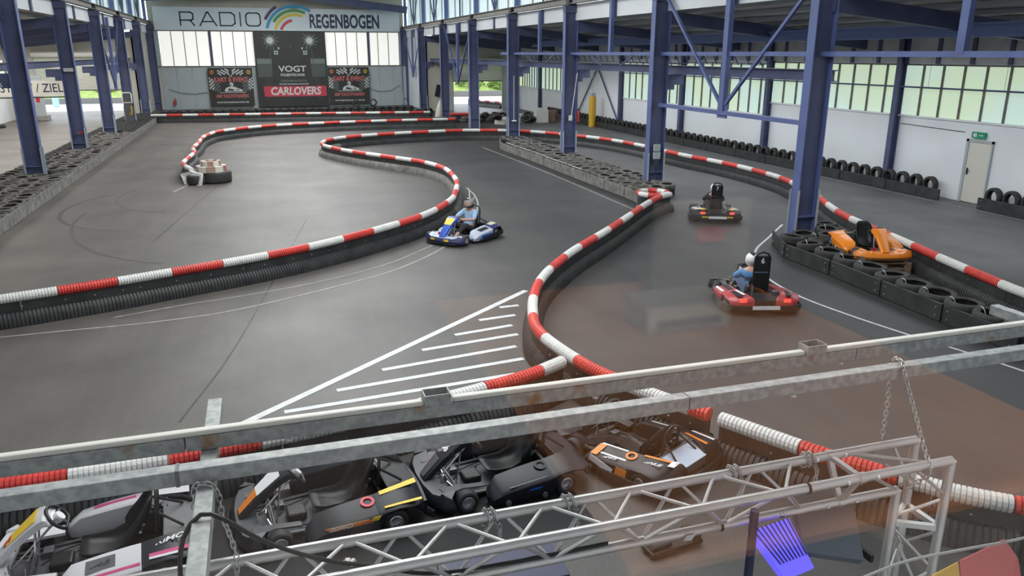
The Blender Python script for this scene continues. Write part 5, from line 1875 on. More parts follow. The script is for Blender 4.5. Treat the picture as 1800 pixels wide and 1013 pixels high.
# ================================================================== galvanised rails in front of the gallery
RZ1, RZ0 = 3.148, 3.078
o = empty('support_rail', (1.0, 3.475, RZ0), label='rear galvanised square rail carrying the pale cable trunking', cat='rail')
for a, b in ((-4.6, -1.45), (-1.445, 2.2), (2.205, 5.2)):
    MB().span((a - 0.0, -0.035, 0), (b, 0.035, 0.07)).build('square_tube', 'rusty_galvanised', o, bevel=0.004)
for a, b in ((-4.6, -0.36), (-0.215, 1.845), (1.99, 5.2)):
    MB().span((a, -0.034, 0.0705), (b, 0.012, 0.098)).build('cable_trunking', 'trunking', o, bevel=0.01)
for x in (-0.29, 1.915):
    bx = MB()
    w, d, t, hh = 0.065, 0.045, 0.005, 0.05
    bx.span((x - w, -d, 0.072), (x + w, d, 0.077))
    bx.span((x - w, -d, 0.077), (x + w, -d + t, 0.077 + hh))
    bx.span((x - w, d - t, 0.077), (x + w, d, 0.077 + hh))
    bx.span((x - w, -d + t, 0.077), (x - w + t, d - t, 0.077 + hh))
    bx.span((x + w - t, -d + t, 0.077), (x + w, d - t, 0.077 + hh))
    tag(bx.build('junction_box', 'galvanised', None, loc=(1.0, 3.475, RZ0)), 'open grey junction box on the rear rail, %s one' % ('left' if x < 0 else 'right'), 'box')
for x in (-1.0, 0.55, 2.1):
    MB().box((x, -0.03, -0.006), (0.02, 0.03, 0.012)).build('clip', 'white_plastic', o)
o = empty('support_rail', (1.0, 3.175, RZ0), label='front galvanised square rail from which the truss hangs', cat='rail')
for a, b in ((-4.4, -1.46), (-1.45, 0.93), (0.935, 5.2)):
    MB().span((a, -0.035, 0), (b, 0.035, 0.07)).build('square_tube', 'galvanised', o, bevel=0.004)
MB().span((-1.462, -0.037, -0.002), (-1.448, 0.037, 0.072)).build('joint', 'kart_frame', o)
for x in (-0.35, 1.55):
    MB().box((x, -0.03, -0.006), (0.02, 0.03, 0.012)).build('clip', 'white_plastic', o)
o = empty('bracket_arm', (-0.35, YG, RZ0 - 0.072), label='galvanised bracket arm running under the two rails at the lower left', cat='bracket')
MB().span((-0.035, 0, 0), (0.035, 4.02 - YG, 0.07)).build('square_tube', 'galvanised', o, bevel=0.004)
MB().span((-0.12, 0.0, -0.1), (0.12, 0.015, 0.17)).build('wall_plate', 'galvanised', o)
o = empty('bracket_arm', (4.9, YG, RZ0 - 0.072), label='galvanised bracket arm outside the right picture edge', cat='bracket')
MB().span((-0.035, 0, 0), (0.035, 4.02 - YG, 0.07)).build('square_tube', 'galvanised', o, bevel=0.004)

# ================================================================== triangular aluminium truss with leg
TYF, TYK, TZ = 2.80, 3.04, 2.742
TYA, TZA = 2.92, TZ - 0.208
TXR, TXL = 3.32, -2.2
tr = empty('stage_truss', (0, 0, 0), label='silver triangular stage truss hanging from chains across the lower picture', cat='truss')
tr.location = (1.0, TYA, TZA)
of = Vector(tr.location)


def tp(x, y, z):
    return Vector((x, y, z)) - of


R_C, R_D = 0.025, 0.0095
for a, b in (((TXL, TYF, TZ), (TXR, TYF, TZ)), ((TXL, TYK, TZ), (TXR, TYK, TZ)), ((TXL, TYA, TZA), (TXR - 0.208, TYA, TZA))):
    MB().tube([tp(*a), tp(*b)], R_C, 16).build('chord', 'aluminium', tr, smooth=50)
JX = 2.74                              # joint between the span and the corner piece
x = TXL + 0.10
P_ = 0.46
dm = 0
while x < JX - 0.25:
    for y, z in ((TYF, TZ), (TYK, TZ)):
        MB().tube([tp(x, TYA, TZA), tp(x + P_ / 2, y, z)], R_D, 8).build('web_tube', 'aluminium', tr, smooth=50)
        if x + P_ < JX + 0.05:
            MB().tube([tp(x + P_ / 2 + 0.03, y, z), tp(x + P_, TYA, TZA)], R_D, 8).build('web_tube', 'aluminium', tr, smooth=50)
    MB().tube([tp(x + 0.02, TYK, TZ), tp(x + P_ / 2, TYF, TZ)], R_D, 8).build('web_tube', 'aluminium', tr, smooth=50)
    MB().tube([tp(x + P_ / 2 + 0.02, TYF, TZ), tp(x + P_, TYK, TZ)], R_D, 8).build('web_tube', 'aluminium', tr, smooth=50)
    x += P_
# joint frame with couplers
for a, b in (((JX, TYF, TZ), (JX, TYK, TZ)), ((JX, TYF, TZ), (JX, TYA, TZA)), ((JX, TYK, TZ), (JX, TYA, TZA))):
    MB().bar(tp(*a), tp(*b), 0.03, 0.022).build('joint_bar', 'aluminium', tr)
for y, z in ((TYF, TZ), (TYK, TZ), (TYA, TZA)):
    for dx in (-0.09, 0.09):
        MB().tube([tp(JX + dx, y - 0.028, z + 0.0), tp(JX + dx, y + 0.028, z)], 0.010, 8).build('coupler_pin', 'chrome', tr)
    MB().tube([tp(JX - 0.02, y, z), tp(JX + 0.02, y, z)], 0.029, 14).build('coupler_ring', 'aluminium', tr, smooth=50)
# corner diagonals
for a, b in (((TXR - 0.16, TYK, TZ), (TXR - 0.12, TYA, TZA + 0.02)), ((JX + 0.06, TYF, TZ), (TXR - 0.208, TYA, TZA)), ((JX + 0.1, TYK, TZ), (TXR - 0.1, TYF, TZ))):
    MB().tube([tp(*a), tp(*b)], R_D, 8).build('web_tube', 'aluminium', tr, smooth=50)
# leg
LZ = 0.03
for xx, yy, zt in ((TXR, TYF, TZ), (TXR, TYK, TZ), (TXR - 0.208, TYA, TZA)):
    MB().tube([tp(xx, yy, zt), tp(xx, yy, LZ)], R_C, 16).build('leg_chord', 'aluminium', tr, smooth=50)
z = TZA - 0.14
PZ = TZA - 0.03
MB().bar(tp(TXR, TYF, z - 0.06), tp(TXR - 0.208, TYA, z - 0.06), 0.03, 0.03).build('joint_bar', 'aluminium', tr)
MB().bar(tp(TXR, TYF, z - 0.06), tp(TXR, TYK, z - 0.06), 0.03, 0.03).build('joint_bar', 'aluminium', tr)
MB().bar(tp(TXR, TYK, z - 0.06), tp(TXR - 0.208, TYA, z - 0.06), 0.03, 0.03).build('joint_bar', 'aluminium', tr)
MB().tube([tp(TXR, TYF, TZA - 0.02), tp(TXR - 0.2, TYA, TZA - 0.16)], R_D, 8).build('web_tube', 'aluminium', tr)
MB().tube([tp(TXR - 0.02, TYF, TZ - 0.07), tp(TXR - 0.0, TYF + 0.0, TZA)], 0.004, 5).build('web_tube', 'aluminium', tr)
MB().tube([tp(JX + 0.33, TYF, TZ), tp(TXR, TYF, TZA + 0.0)], R_D, 8).build('web_tube', 'aluminium', tr)
z -= 0.08
k = 0
while z > 0.4:
    corners = [(TXR, TYF), (TXR, TYK), (TXR - 0.208, TYA)]
    for q in range(3):
        a, b = corners[q], corners[(q + 1) % 3]
        if (k + q) % 2:
            a, b = b, a
        MB().tube([tp(a[0], a[1], z), tp(b[0], b[1], z - 0.24)], R_D, 8).build('web_tube', 'aluminium', tr)
    z -= 0.25
    k += 1
MB().span(tuple(tp(TXR - 0.35, TYF - 0.12, 0.0)), tuple(tp(TXR + 0.12, TYK + 0.12, 0.03))).build('base_plate', 'aluminium', tr)
# round maker's sticker and small arrows printed on the lower chord
st_ = empty('round_sticker', (0, 0, 0))
st_.parent = tr
sx = 2.20
c = tp(sx, TYA, TZA)
cyl = MB()
for r0, r1, mi in ((0.0, 0.017, 0), (0.017, 0.026, 1)):
    cyl.mi = mi
    for q in range(20):
        a0, a1 = 2 * pi * q / 20, 2 * pi * (q + 1) / 20
        def W(r, a):
            u, v = r * cos(a), r * sin(a)
            th = v / R_C + radians(140)
            return c + Vector((u, (R_C + 0.0008) * cos(th), (R_C + 0.0008) * sin(th)))
        if r0 == 0:
            cyl.add([W(0, 0), W(r1, a0), W(r1, a1)], [(0, 1, 2)])
        else:
            cyl.add([W(r0, a0), W(r1, a0), W(r1, a1), W(r0, a1)], [(0, 1, 2, 3)])
cyl.build('sticker_disc', ['decal_white', 'print_navy'], st_)
text('NDZ', 0.013, 'print_navy', st_, c + Vector((0, -0.0215, 0.0185)), (radians(42), 0, 0), bold=0.0005)
for dx in (0.155, 0.175):
    MB().tube([c + Vector((dx, -0.016, 0.020)), c + Vector((dx + 0.006, -0.0248, 0.006))], 0.0015, 4).build('printed_arrow', 'print_navy', tr)
text('OBEN', 0.011, 'print_navy', tr, c + Vector((0.165, -0.0262, -0.004)), (radians(88), 0, 0), bold=0.0003)
tg_ = MB().box(tp(1.83, TYA - 0.03, TZA - 0.012), (0.05, 0.002, 0.05), Matrix.Rotation(radians(25), 3, 'X') @ Matrix.Rotation(radians(10), 3, 'Y'))
tag(tg_.build('paper_tag', 'white_plastic', None, loc=tuple(of)), 'small white paper tag dangling from the truss', 'tag')


# ================================================================== chains
def link_mesh(L=0.030, W=0.012, r=0.0028, name='link'):
    pts = []
    for q in range(12):
        a = 2 * pi * q / 12
        pts.append((W / 2 * cos(a) * 1.1, 0, (L / 2 - W / 2) * (1 if sin(a) > 0 else -1) + W / 2 * sin(a)))
    me = MB().tube(pts, r, 6, closed=True).mesh('chain_link', 'chain_steel')
    set_smooth(me, 60)
    return me


LINK = link_mesh(0.034, 0.018, 0.0032)


def chain(label, pts, group=None, pitch=0.026):
    path = Path([tuple(p) for p in pts], 0.01)
    o0 = path.at(0)
    c = empty('chain', o0, label=label, cat='chain', group=group)
    n = int(path.len / pitch)
    for i in range(n + 1):
        s = i * pitch
        p = path.at(s)
        t = (path.at(s + 0.006) - path.at(s - 0.006)).normalized()
        q = t.to_track_quat('Z', 'Y')
        e = (q.to_matrix() @ Matrix.Rotation(pi / 2 * (i % 2), 3, 'Z')).to_euler()
        inst('chain_link', LINK, p - o0, e, c)
    return c


chain('steel chain looped over the front rail down to the truss front, right side',
      [(3.30, 3.30, RZ0 - 0.02), (3.28, 3.235, RZ1 + 0.008), (3.27, 3.165, RZ1 + 0.012), (3.25, 3.125, RZ1 - 0.02), (3.235, 3.02, 2.98), (3.19, 2.86, TZ + 0.06), (3.14, 2.755, TZ - 0.01), (3.12, 2.80, TZ - 0.09), (3.10, 2.86, TZ - 0.17)])
chain('steel chain strand from under the front rail to the rear truss chord, right side',
      [(3.22, 3.19, RZ0 - 0.005), (3.17, 3.13, 2.95), (3.10, 3.06, TZ + 0.035)])
chain('short chain piece slung inside the truss corner', [(3.02, 3.0, TZ - 0.03), (3.08, 2.93, TZ - 0.10), (3.16, 2.86, TZ - 0.12)])
chain('steel chain round the bracket arm hanging down to the truss, left side',
      [(-0.395, 3.06, RZ0 - 0.05), (-0.385, 3.10, RZ0 + 0.012), (-0.33, 3.10, RZ0 + 0.012), (-0.30, 3.085, RZ0 - 0.03), (-0.29, 3.06, 2.95), (-0.262, 3.03, 2.84), (-0.252, 3.0, TZ + 0.03), (-0.26, 2.98, TZ - 0.05)])


def wrap(label, x, tail=0.0):
    """chain wound round the rear truss chord with a loose end"""
    pts = []
    for q in range(22):
        a = radians(-120) + q * radians(38)
        pts.append((x - 0.03 + q * 0.0032, TYK + 0.032 * cos(a), TZ + 0.032 * sin(a)))
    pts += [(x + 0.045, TYK - 0.03, TZ - 0.05), (x + 0.045, TYK - 0.03, TZ - 0.12)]
    chain(label, pts, pitch=0.021)


for x, nm in ((0.85, 'left'), (1.24, 'middle'), (2.15, 'right'), (2.60, 'far right')):
    wrap('short chain wound around the rear truss chord, %s one of four' % nm, x)
# dark cable tie bands on the truss
for x, y, z, nm in ((2.42, TYF, TZ, 'front'), (2.02, TYA, TZA, 'lower')):
    tag(MB().lathe([(R_C + 0.001, -0.006), (R_C + 0.004, -0.006), (R_C + 0.004, 0.006), (R_C + 0.001, 0.006)], 16, 'X').build('tape_band', 'black_plastic', None, loc=(x, y, z)), 'dark tape band around the %s truss chord' % nm, 'tape')

# black cable hanging in a loop over the bracket arm
cb = MB().tube(catmull([(-0.42, 2.72, 2.70), (-0.44, 2.78, 2.88), (-0.42, 2.84, 3.02), (-0.35, 2.86, 3.098), (-0.27, 2.85, 3.07), (-0.15, 2.83, 2.97), (-0.02, 2.83, 2.88), (0.12, 2.84, 2.80), (0.3, 2.86, 2.72), (0.55, 2.9, 2.60), (0.9, 2.91, TZA + 0.036), (1.4, 2.91, TZA + 0.036)], 0.04), 0.0095, 8)
tag(cb.build('black_cable', 'black_plastic', smooth=60), 'thick black cable looping over the bracket arm into the truss', 'cable')

# lighting bar with violet louvre hanging under the truss
lp = empty('stage_light', (2.55, 2.85, 2.28), label='flat grey stage light with violet glowing louvre under the truss', cat='stage light')
A = [Vector(p) for p in ((2.06, 2.76, 2.56), (2.30, 2.66, 2.36), (2.60, 2.66, 2.37), (2.63, 3.00, 2.54))]
def slab(name, quad, th, m, parent, off):
    a = [Vector(p) - off for p in quad]
    n = (a[1] - a[0]).cross(a[3] - a[0]).normalized()
    if n.z < 0:
        n = -n
    g = MB().add([p for p in a] + [p - n * th for p in a], [(0, 1, 2, 3), (7, 6, 5, 4), (0, 4, 5, 1), (1, 5, 6, 2), (2, 6, 7, 3), (3, 7, 4, 0)])
    return g.build(name, m, parent, bevel=0.004)


lo = Vector(lp.location)
# a pitched flat panel: louvre half on the left, plain grey housing on the right
Q = lambda ux, uy, z: (ux, uy, z)
slab('housing', [(2.40, 2.74, 2.42), (2.70, 2.66, 2.36), (2.86, 2.98, 2.56), (2.50, 3.02, 2.60)], 0.05, 'panel_grey', lp, lo)
slab('louvre_panel', [(2.14, 2.84, 2.53), (2.22, 2.64, 2.375), (2.40, 2.66, 2.385), (2.38, 2.86, 2.545)], 0.045, 'violet_led', lp, lo)
for k in range(9):
    t = (k + 0.5) / 9
    a = Vector((2.14 + 0.24 * t, 2.84 + 0.02 * t, 2.536 + 0.012 * t)) - lo
    b = Vector((2.215 + 0.18 * t, 2.69 + 0.02 * t, 2.42 + 0.01 * t)) - lo
    MB().bar(a, b, 0.004, 0.006).build('louvre_fin', 'navy', lp)
MB().span(tuple(Vector((2.78, 2.70, 2.30)) - lo), tuple(Vector((2.80, 3.0, 2.34)) - lo)).build('yoke', 'black_plastic', lp)
po = empty('light_stand', (2.08, 2.74, 0), label='black upright pole beside the violet stage light', cat='pole')
MB().tube([(0, 0, 0.02), (0, 0, 2.72)], 0.022, 10).build('pole', 'navy', po, smooth=60)
MB().lathe([(0.0, 0.0), (0.25, 0.0), (0.25, 0.02), (0.03, 0.04), (0.0, 0.04)], 20, closed=False).build('pole_base', 'black_plastic', po)
MB().lathe([(0.022, 2.33), (0.026, 2.33), (0.026, 2.345), (0.022, 2.345)], 12).build('cable_tie', 'decal_blue', po)

# bunting: string with red and yellow pennants
bt = empty('bunting', (2.3, 1.75, 3.0), label='string of red and yellow pennants at the lower right', cat='bunting')
Yb = 1.75
def bp(u, v):                         # u = X/Y, v = drop/Y of a sight line, placed on the plane of the string
    return Vector((u * Yb, 0.0, 4.8 - v * Yb)) - Vector((2.3, 0, 3.0))
sp_ = [bp(0.80, 0.985), bp(0.98, 0.962), bp(1.113, 0.942), bp(1.25, 0.945), bp(1.40, 0.952), bp(1.60, 0.950)]
MB().tube(catmull(sp_, 0.03), 0.005, 6).build('string', 'string', bt)
def pennant(pts, m):
    a = [bp(*p) for p in pts]
    g = MB()
    n = len(a)
    back = [p + Vector((0, 0.004, 0)) for p in a]
    g.add(a + back, [tuple(range(n)), tuple(range(2 * n - 1, n - 1, -1))] + [(i, n + i, n + (i + 1) % n, (i + 1) % n) for i in range(n)])
    g.build('pennant', m, bt)
pennant([(1.256, 0.972), (1.366, 0.945), (1.415, 1.0), (1.455, 1.10), (1.30, 1.12)], 'flag_red')
pennant([(1.19, 0.992), (1.252, 0.974), (1.298, 1.12), (1.23, 1.12)], 'flag_yellow')
# ================================================================== banners on the nave end wall
RY = (pi / 2, 0, 0)


def banner(name, label, x0, x1, z0, z1, y, m, cat='banner'):
    b = empty(name, ((x0 + x1) / 2, y, (z0 + z1) / 2), label=label, cat=cat)
    w, h_ = x1 - x0, z1 - z0
    MB().box((0, 0, 0), (w, 0.03, h_)).build('sheet', m, b)
    return b


def flat(parent, poly, m, y=-0.022, name='print'):
    return MB().prism(poly, y - 0.004, y, 'Y').build(name, m, parent)


def stroke(parent, pts, w, m, y=-0.024, name='lettering'):
    g = MB()
    P = [Vector((x, 0, z)) for x, z in pts]
    for a, b in zip(P, P[1:]):
        d = (b - a).normalized() * w * 0.5
        g.bar(Vector((a.x, y, a.z)) - d, Vector((b.x, y, b.z)) + d, 0.006, w, up=(0, 1, 0)) if False else None
        n = Vector((-d.z, 0, d.x))
        q = [a - d + n, a - d - n, b + d - n, b + d + n]
        g.add([(p.x, y, p.z) for p in q] + [(p.x, y - 0.005, p.z) for p in q], [(0, 1, 2, 3), (7, 6, 5, 4), (0, 4, 5, 1), (1, 5, 6, 2), (2, 6, 7, 3), (3, 7, 4, 0)])
    return g.build(name, m, parent)


b = banner('radio_banner', 'wide white radio station banner with rainbow arcs under the gable', -7.95, 13.2, 6.72, 8.62, YB - 0.35, 'banner_white')
# thin wide letters R A D I O
def rr(x, z, w, h_, r=0.25):
    return [(x, z + r), (x, z + h_ - r), (x + r * 0.4, z + h_ - r * 0.3), (x + r, z + h_), (x + w - r, z + h_), (x + w - r * 0.35, z + h_ - r * 0.3), (x + w, z + h_ - r), (x + w, z + r), (x + w - r * 0.35, z + r * 0.3), (x + w - r, z), (x + r, z), (x + r * 0.4, z + r * 0.3), (x, z + r)]
zb, lh, lw = -0.56, 1.08, 0.115
x = -8.42
stroke(b, [(x, zb), (x, zb + lh), (x + 0.85, zb + lh), (x + 1.05, zb + lh - 0.12), (x + 1.05, zb + 0.52), (x + 0.85, zb + 0.42), (x, zb + 0.42)], lw, 'print_navy')
stroke(b, [(x + 0.8, zb + 0.42), (x + 1.1, zb)], lw, 'print_navy')
x = -6.85
stroke(b, [(x, zb), (x + 0.62, zb + lh), (x + 0.72, zb + lh), (x + 1.34, zb)], lw, 'print_navy')
stroke(b, [(x + 0.25, zb + 0.32), (x + 1.1, zb + 0.32)], lw, 'print_navy')
x = -5.18
stroke(b, [(x, zb), (x, zb + lh), (x + 0.95, zb + lh), (x + 1.22, zb + lh - 0.2), (x + 1.22, zb + 0.2), (x + 0.95, zb), (x, zb)], lw, 'print_navy')
stroke(b, [(-3.5, zb), (-3.5, zb + lh)], lw, 'print_navy')
stroke(b, rr(-3.02, zb, 1.2, lh), lw, 'print_navy')
# rainbow arcs
def arc(cx, cz, r0, r1, a0, a1, m):
    g = MB()
    n = 14
    for i in range(n):
        p, q = radians(a0 + (a1 - a0) * i / n), radians(a0 + (a1 - a0) * (i + 1) / n)
        c4 = [(cx + r0 * cos(p), cz + r0 * sin(p)), (cx + r1 * cos(p), cz + r1 * sin(p)), (cx + r1 * cos(q), cz + r1 * sin(q)), (cx + r0 * cos(q), cz + r0 * sin(q))]
        g.prism(c4, -0.03, -0.024, 'Y')
    g.build('rainbow_arc', m, b)
cx, cz = 1.13, -1.36
arc(cx, cz, 2.74, 3.0, 122, 152, 'print_purple')
arc(cx, cz, 2.38, 2.64, 56, 166, 'print_cyan')
arc(cx, cz, 2.02, 2.28, 64, 148, 'print_green')
arc(cx, cz, 1.66, 1.92, 68, 163, 'print_yellow')
arc(cx, cz, 1.20, 1.44, 100, 158, 'print_red')
text('REGENBOGEN', 1.62, 'print_navy', b, (5.55, -0.024, -0.17), RY, bold=0.05, sx=0.60, thick=0.003)

# big black poster
b = banner('car_poster', 'tall black car foil poster with two bright headlights and red band', 0.05, 6.32, 0.10, 6.66, YB - 0.42, 'banner_black')
def zz(v):                            # height on the poster, 0 bottom to 1 top
    return -3.26 + 6.52 * v
for sx_ in (-1, 1):
    # light bands either side of the car
    flat(b, [(sx_ * 2.98, zz(0.575)), (sx_ * 1.7, zz(0.575)), (sx_ * 1.7, zz(0.645)), (sx_ * 2.98, zz(0.645))], 'print_grey')
    flat(b, [(sx_ * 2.98, zz(0.40)), (sx_ * 1.55, zz(0.40)), (sx_ * 1.7, zz(0.57)), (sx_ * 2.98, zz(0.57))], 'print_grey_dark')
    cx, cz = sx_ * 1.72, zz(0.885)
    for k in range(26):
        a = 2 * pi * k / 26 + 0.1
        L = (0.75 if k % 2 else 0.5) * (1 + 0.2 * sin(k * 2.3))
        flat(b, [(cx + 0.12 * cos(a - 0.25), cz + 0.12 * sin(a - 0.25)), (cx + 0.12 * cos(a + 0.25), cz + 0.12 * sin(a + 0.25)), (cx + L * cos(a), cz + L * sin(a))], 'print_glow', -0.024, 'light_ray')
    flat(b, [(cx + 0.26 * cos(2 * pi * q / 16), cz + 0.26 * sin(2 * pi * q / 16)) for q in range(16)], 'print_white', -0.028, 'headlight')
    for dx in (0.55, 0.85, 1.15):
        flat(b, [(cx + 0.05, zz(0.80)), (cx + 0.08, zz(0.80)), (cx + sx_ * dx + 0.04, zz(0.08)), (cx + sx_ * dx, zz(0.08))] if dx < 1.0 else [(cx - sx_ * 0.1, zz(0.78)), (cx - sx_ * 0.07, zz(0.78)), (cx - sx_ * 1.0, zz(0.3)), (cx - sx_ * 1.03, zz(0.3))], 'print_grey_dark', -0.0225, 'light_ray')
    for q in range(4):
        flat(b, [(sx_ * 1.27 + (q % 2 - 0.5) * 0.2 - 0.07, zz(0.725) + (q // 2 - 0.5) * 0.2 - 0.07), (sx_ * 1.27 + (q % 2 - 0.5) * 0.2 + 0.07, zz(0.725) + (q // 2 - 0.5) * 0.2 - 0.07), (sx_ * 1.27 + (q % 2 - 0.5) * 0.2 + 0.07, zz(0.725) + (q // 2 - 0.5) * 0.2 + 0.07), (sx_ * 1.27 + (q % 2 - 0.5) * 0.2 - 0.07, zz(0.725) + (q // 2 - 0.5) * 0.2 + 0.07)], 'print_glow', -0.026, 'lamp_mark')
    flat(b, [(sx_ * 0.95, zz(0.775)), (sx_ * 1.0, zz(0.80)), (sx_ * 1.1, zz(0.79)), (sx_ * 1.05, zz(0.765))], 'print_white', -0.026, 'lamp_mark')
    flat(b, [(sx_ * 1.5, zz(0.765)), (sx_ * 1.5, zz(0.80)), (sx_ * 1.44, zz(0.80)), (sx_ * 1.44, zz(0.765))], 'print_grey', -0.026, 'lamp_mark')
flat(b, [(-1.75, zz(0.36)), (1.75, zz(0.36)), (1.7, zz(0.66)), (1.2, zz(0.79)), (-1.2, zz(0.79)), (-1.7, zz(0.66))], 'banner_black', -0.023, 'car_body')
text('V', 0.28, 'print_grey', b, (0.0, -0.028, zz(0.805)), RY)
# wide squared VOGT lettering
def L_(pts, w=0.13):
    stroke(b, pts, w, 'print_white', -0.027)
zl, hl_ = zz(0.475), 0.42
text('VOGT', 0.72, 'print_white', b, (0.05, -0.027, zz(0.505)), RY, bold=0.012, sx=1.22, thick=0.002)
text('FOLIENTECHNIK', 0.30, 'print_white', b, (0.05, -0.027, zz(0.425)), RY, bold=0.006, sx=0.95, thick=0.002)
text('DESIGN-MANUFAKTUR', 0.26, 'print_grey', b, (0.1, -0.027, zz(0.345)), RY, bold=0.004, sx=0.86, thick=0.002)
text('EXKLUSIVE VOLLFOLIERUNG & LACKSCHUTZ', 0.15, 'print_white', b, (0.1, -0.027, zz(0.302)), RY, bold=0.004, sx=0.85, thick=0.002)
flat(b, [(-2.55, zz(0.135)), (2.95, zz(0.135)), (2.95, zz(0.275)), (-2.6, zz(0.275))], 'print_red', -0.024, 'red_band')
text('CARLOVERS', 0.95, 'print_white', b, (0.2, -0.030, zz(0.204)), RY, bold=0.03, sx=0.86, shear=0.12, thick=0.003)


def kart_poster(x0, x1, lab):
    b = banner('kart_poster', lab, x0, x1, 0.25, 3.55, YB - 0.38, 'banner_black')
    # checkered side fields
    for sx_ in (-1, 1):
        for i in range(9):
            for j in range(7):
                if (i + j) % 2 == 0:
                    u0, u1 = 0.95 + i * 0.1, 1.04 + i * 0.1
                    z0, z1 = -0.55 + j * 0.14 + i * 0.045, -0.43 + j * 0.14 + i * 0.05
                    flat(b, [(sx_ * u0, z0), (sx_ * u1, z0 + 0.04), (sx_ * u1, z1 + 0.04), (sx_ * u0, z1)], 'print_white' if i > 4 else 'print_grey', -0.0235, 'check')
        # crossed checkered flags at the top
        for i in range(6):
            for j in range(4):
                u, v = 0.12 + i * 0.16, 1.10 + j * 0.13 - 0.02 * i * (1 if j > 1 else 0.5)
                if (i + j) % 2 == 0:
                    flat(b, [(sx_ * u, v - i * 0.01), (sx_ * (u + 0.16), v - i * 0.01), (sx_ * (u + 0.19), v + 0.13 - i * 0.02), (sx_ * (u + 0.03), v + 0.13 - i * 0.01)], 'print_white', -0.0235, 'check')
        flat(b, [(sx_ * 0.0, 0.86), (sx_ * 0.05, 0.86), (sx_ * 0.40, 1.60), (sx_ * 0.34, 1.60)], 'print_white', -0.025, 'flag_pole')
        # small round trophy marks in the corners
        g = MB()
        for q in range(16):
            a0, a1 = 2 * pi * q / 16, 2 * pi * (q + 1) / 16
            cx, cz = sx_ * 1.55, 1.28
            g.prism([(cx + 0.13 * cos(a0), cz + 0.13 * sin(a0)), (cx + 0.18 * cos(a0), cz + 0.18 * sin(a0)), (cx + 0.18 * cos(a1), cz + 0.18 * sin(a1)), (cx + 0.13 * cos(a1), cz + 0.13 * sin(a1))], -0.028, -0.023, 'Y')
        g.prism([(cx - 0.07, cz + 0.07), (cx + 0.07, cz + 0.07), (cx + 0.02, cz - 0.04), (cx + 0.04, cz - 0.1), (cx - 0.04, cz - 0.1), (cx - 0.02, cz - 0.04)], -0.028, -0.023, 'Y')
        g.build('trophy_mark', 'decal_orange' if sx_ < 0 else 'print_yellow', b)
    text('KART & EVENT', 0.54, 'print_pink', b, (0.0, -0.028, 0.62), RY, bold=0.02, sx=0.80, thick=0.003)
    # driver in a kart, white line drawing
    flat(b, [(0.0 + 0.17 * cos(2 * pi * q / 14), 0.20 + 0.19 * sin(2 * pi * q / 14)) for q in range(14)], 'print_white', -0.026, 'drawn_helmet')
    flat(b, [(-0.15, 0.22), (-0.15, 0.14), (0.05, 0.12), (0.05, 0.2)], 'banner_black', -0.032, 'drawn_visor')
    flat(b, [(-0.62, -0.40), (-0.55, -0.15), (-0.3, 0.0), (0.25, 0.02), (0.55, -0.12), (0.9, -0.25), (0.92, -0.40)], 'print_white', -0.025, 'drawn_kart')
    flat(b, [(-0.35, -0.32), (-0.25, -0.12), (0.1, -0.2), (0.3, -0.35)], 'banner_black', -0.031, 'drawn_shade')
    flat(b, [(0.35, -0.2), (0.55, -0.18), (0.7, -0.32), (0.4, -0.32)], 'print_grey', -0.031, 'drawn_shade')
    flat(b, [(-1.0, -0.50), (1.15, -0.50), (1.15, -0.46), (-1.0, -0.46)], 'print_white', -0.025, 'drawn_line')
    text('AM YACHTHAFEN', 0.42, 'print_pink', b, (0.0, -0.028, -0.80), RY, bold=0.014, sx=0.80, thick=0.003)
    text('www.kartundeventcenter.de', 0.24, 'print_white', b, (0.0, -0.028, -1.32), RY, bold=0.004, sx=0.98, thick=0.002)
    return b


kart_poster(-4.02, -0.28, 'black kart and event poster left of the tall car poster')
kart_poster(6.38, 10.1, 'black kart and event poster right of the tall car poster')

# start and finish banner across the left aisle
b = banner('start_banner', 'beige start and finish banner across the left aisle', -16.6, -9.6, 2.52, 3.36, 50.0, 'cream')
text('START / ZIEL', 0.66, 'print_navy', b, (1.32, -0.02, -0.0), RY, bold=0.004, sx=0.82, thick=0.002)
MB().tube([(-3.6, -0.05, -0.5), (3.6, -0.05, -0.46)], 0.04, 6).build('lower_bar', 'black_plastic', b)
for x in (-1.4, 1.55, 3.0):
    MB().box((x, -0.1, -0.62), (0.16, 0.1, 0.24)).build('signal_lamp', 'extinguisher', b)
MB().tube([(-3.6, 0.1, -2.9), (-3.6, 0.1, 0.5)], 0.06, 8).build('post', 'grey_panel', b)
MB().tube([(3.45, 0.1, -2.9), (3.45, 0.1, 0.5)], 0.06, 8).build('post', 'grey_panel', b)
# ================================================================== small things
def extinguisher(loc, label):
    o = empty('fire_extinguisher', loc, label=label, cat='extinguisher')
    MB().lathe([(0.0, 0.0), (0.09, 0.0), (0.09, 0.42), (0.06, 0.5), (0.03, 0.52), (0.0, 0.52)], 14, closed=False).build('cylinder', 'extinguisher', o, smooth=50)
    MB().box((0.02, 0, 0.56), (0.14, 0.04, 0.05)).build('valve', 'black_plastic', o)
    MB().tube([(0.05, 0, 0.55), (0.13, 0, 0.4), (0.11, 0, 0.1)], 0.014, 6).build('hose', 'black_plastic', o)


extinguisher((-7.0, YB - 0.25, 0.35), 'red fire extinguisher on the back wall left of the posters')
extinguisher((XR + 0.42, 34.2, 1.75), 'red fire extinguisher on the third right column')
o = empty('yellow_post', (21.55, 49.9, 0), label='tall yellow padded post by the right wall', cat='post')
MB().lathe([(0.0, 0.0), (0.24, 0.0), (0.24, 2.0), (0.0, 2.0)], 18, closed=False).build('padding', 'yellow', o, smooth=40)
MB().box((0, 0, 2.12), (0.3, 0.3, 0.22)).build('head_box', 'grey_panel', o)
MB().tube([(0, 0, 2.2), (0, 0, 4.4)], 0.02, 6).build('cable', 'grey_panel', o)

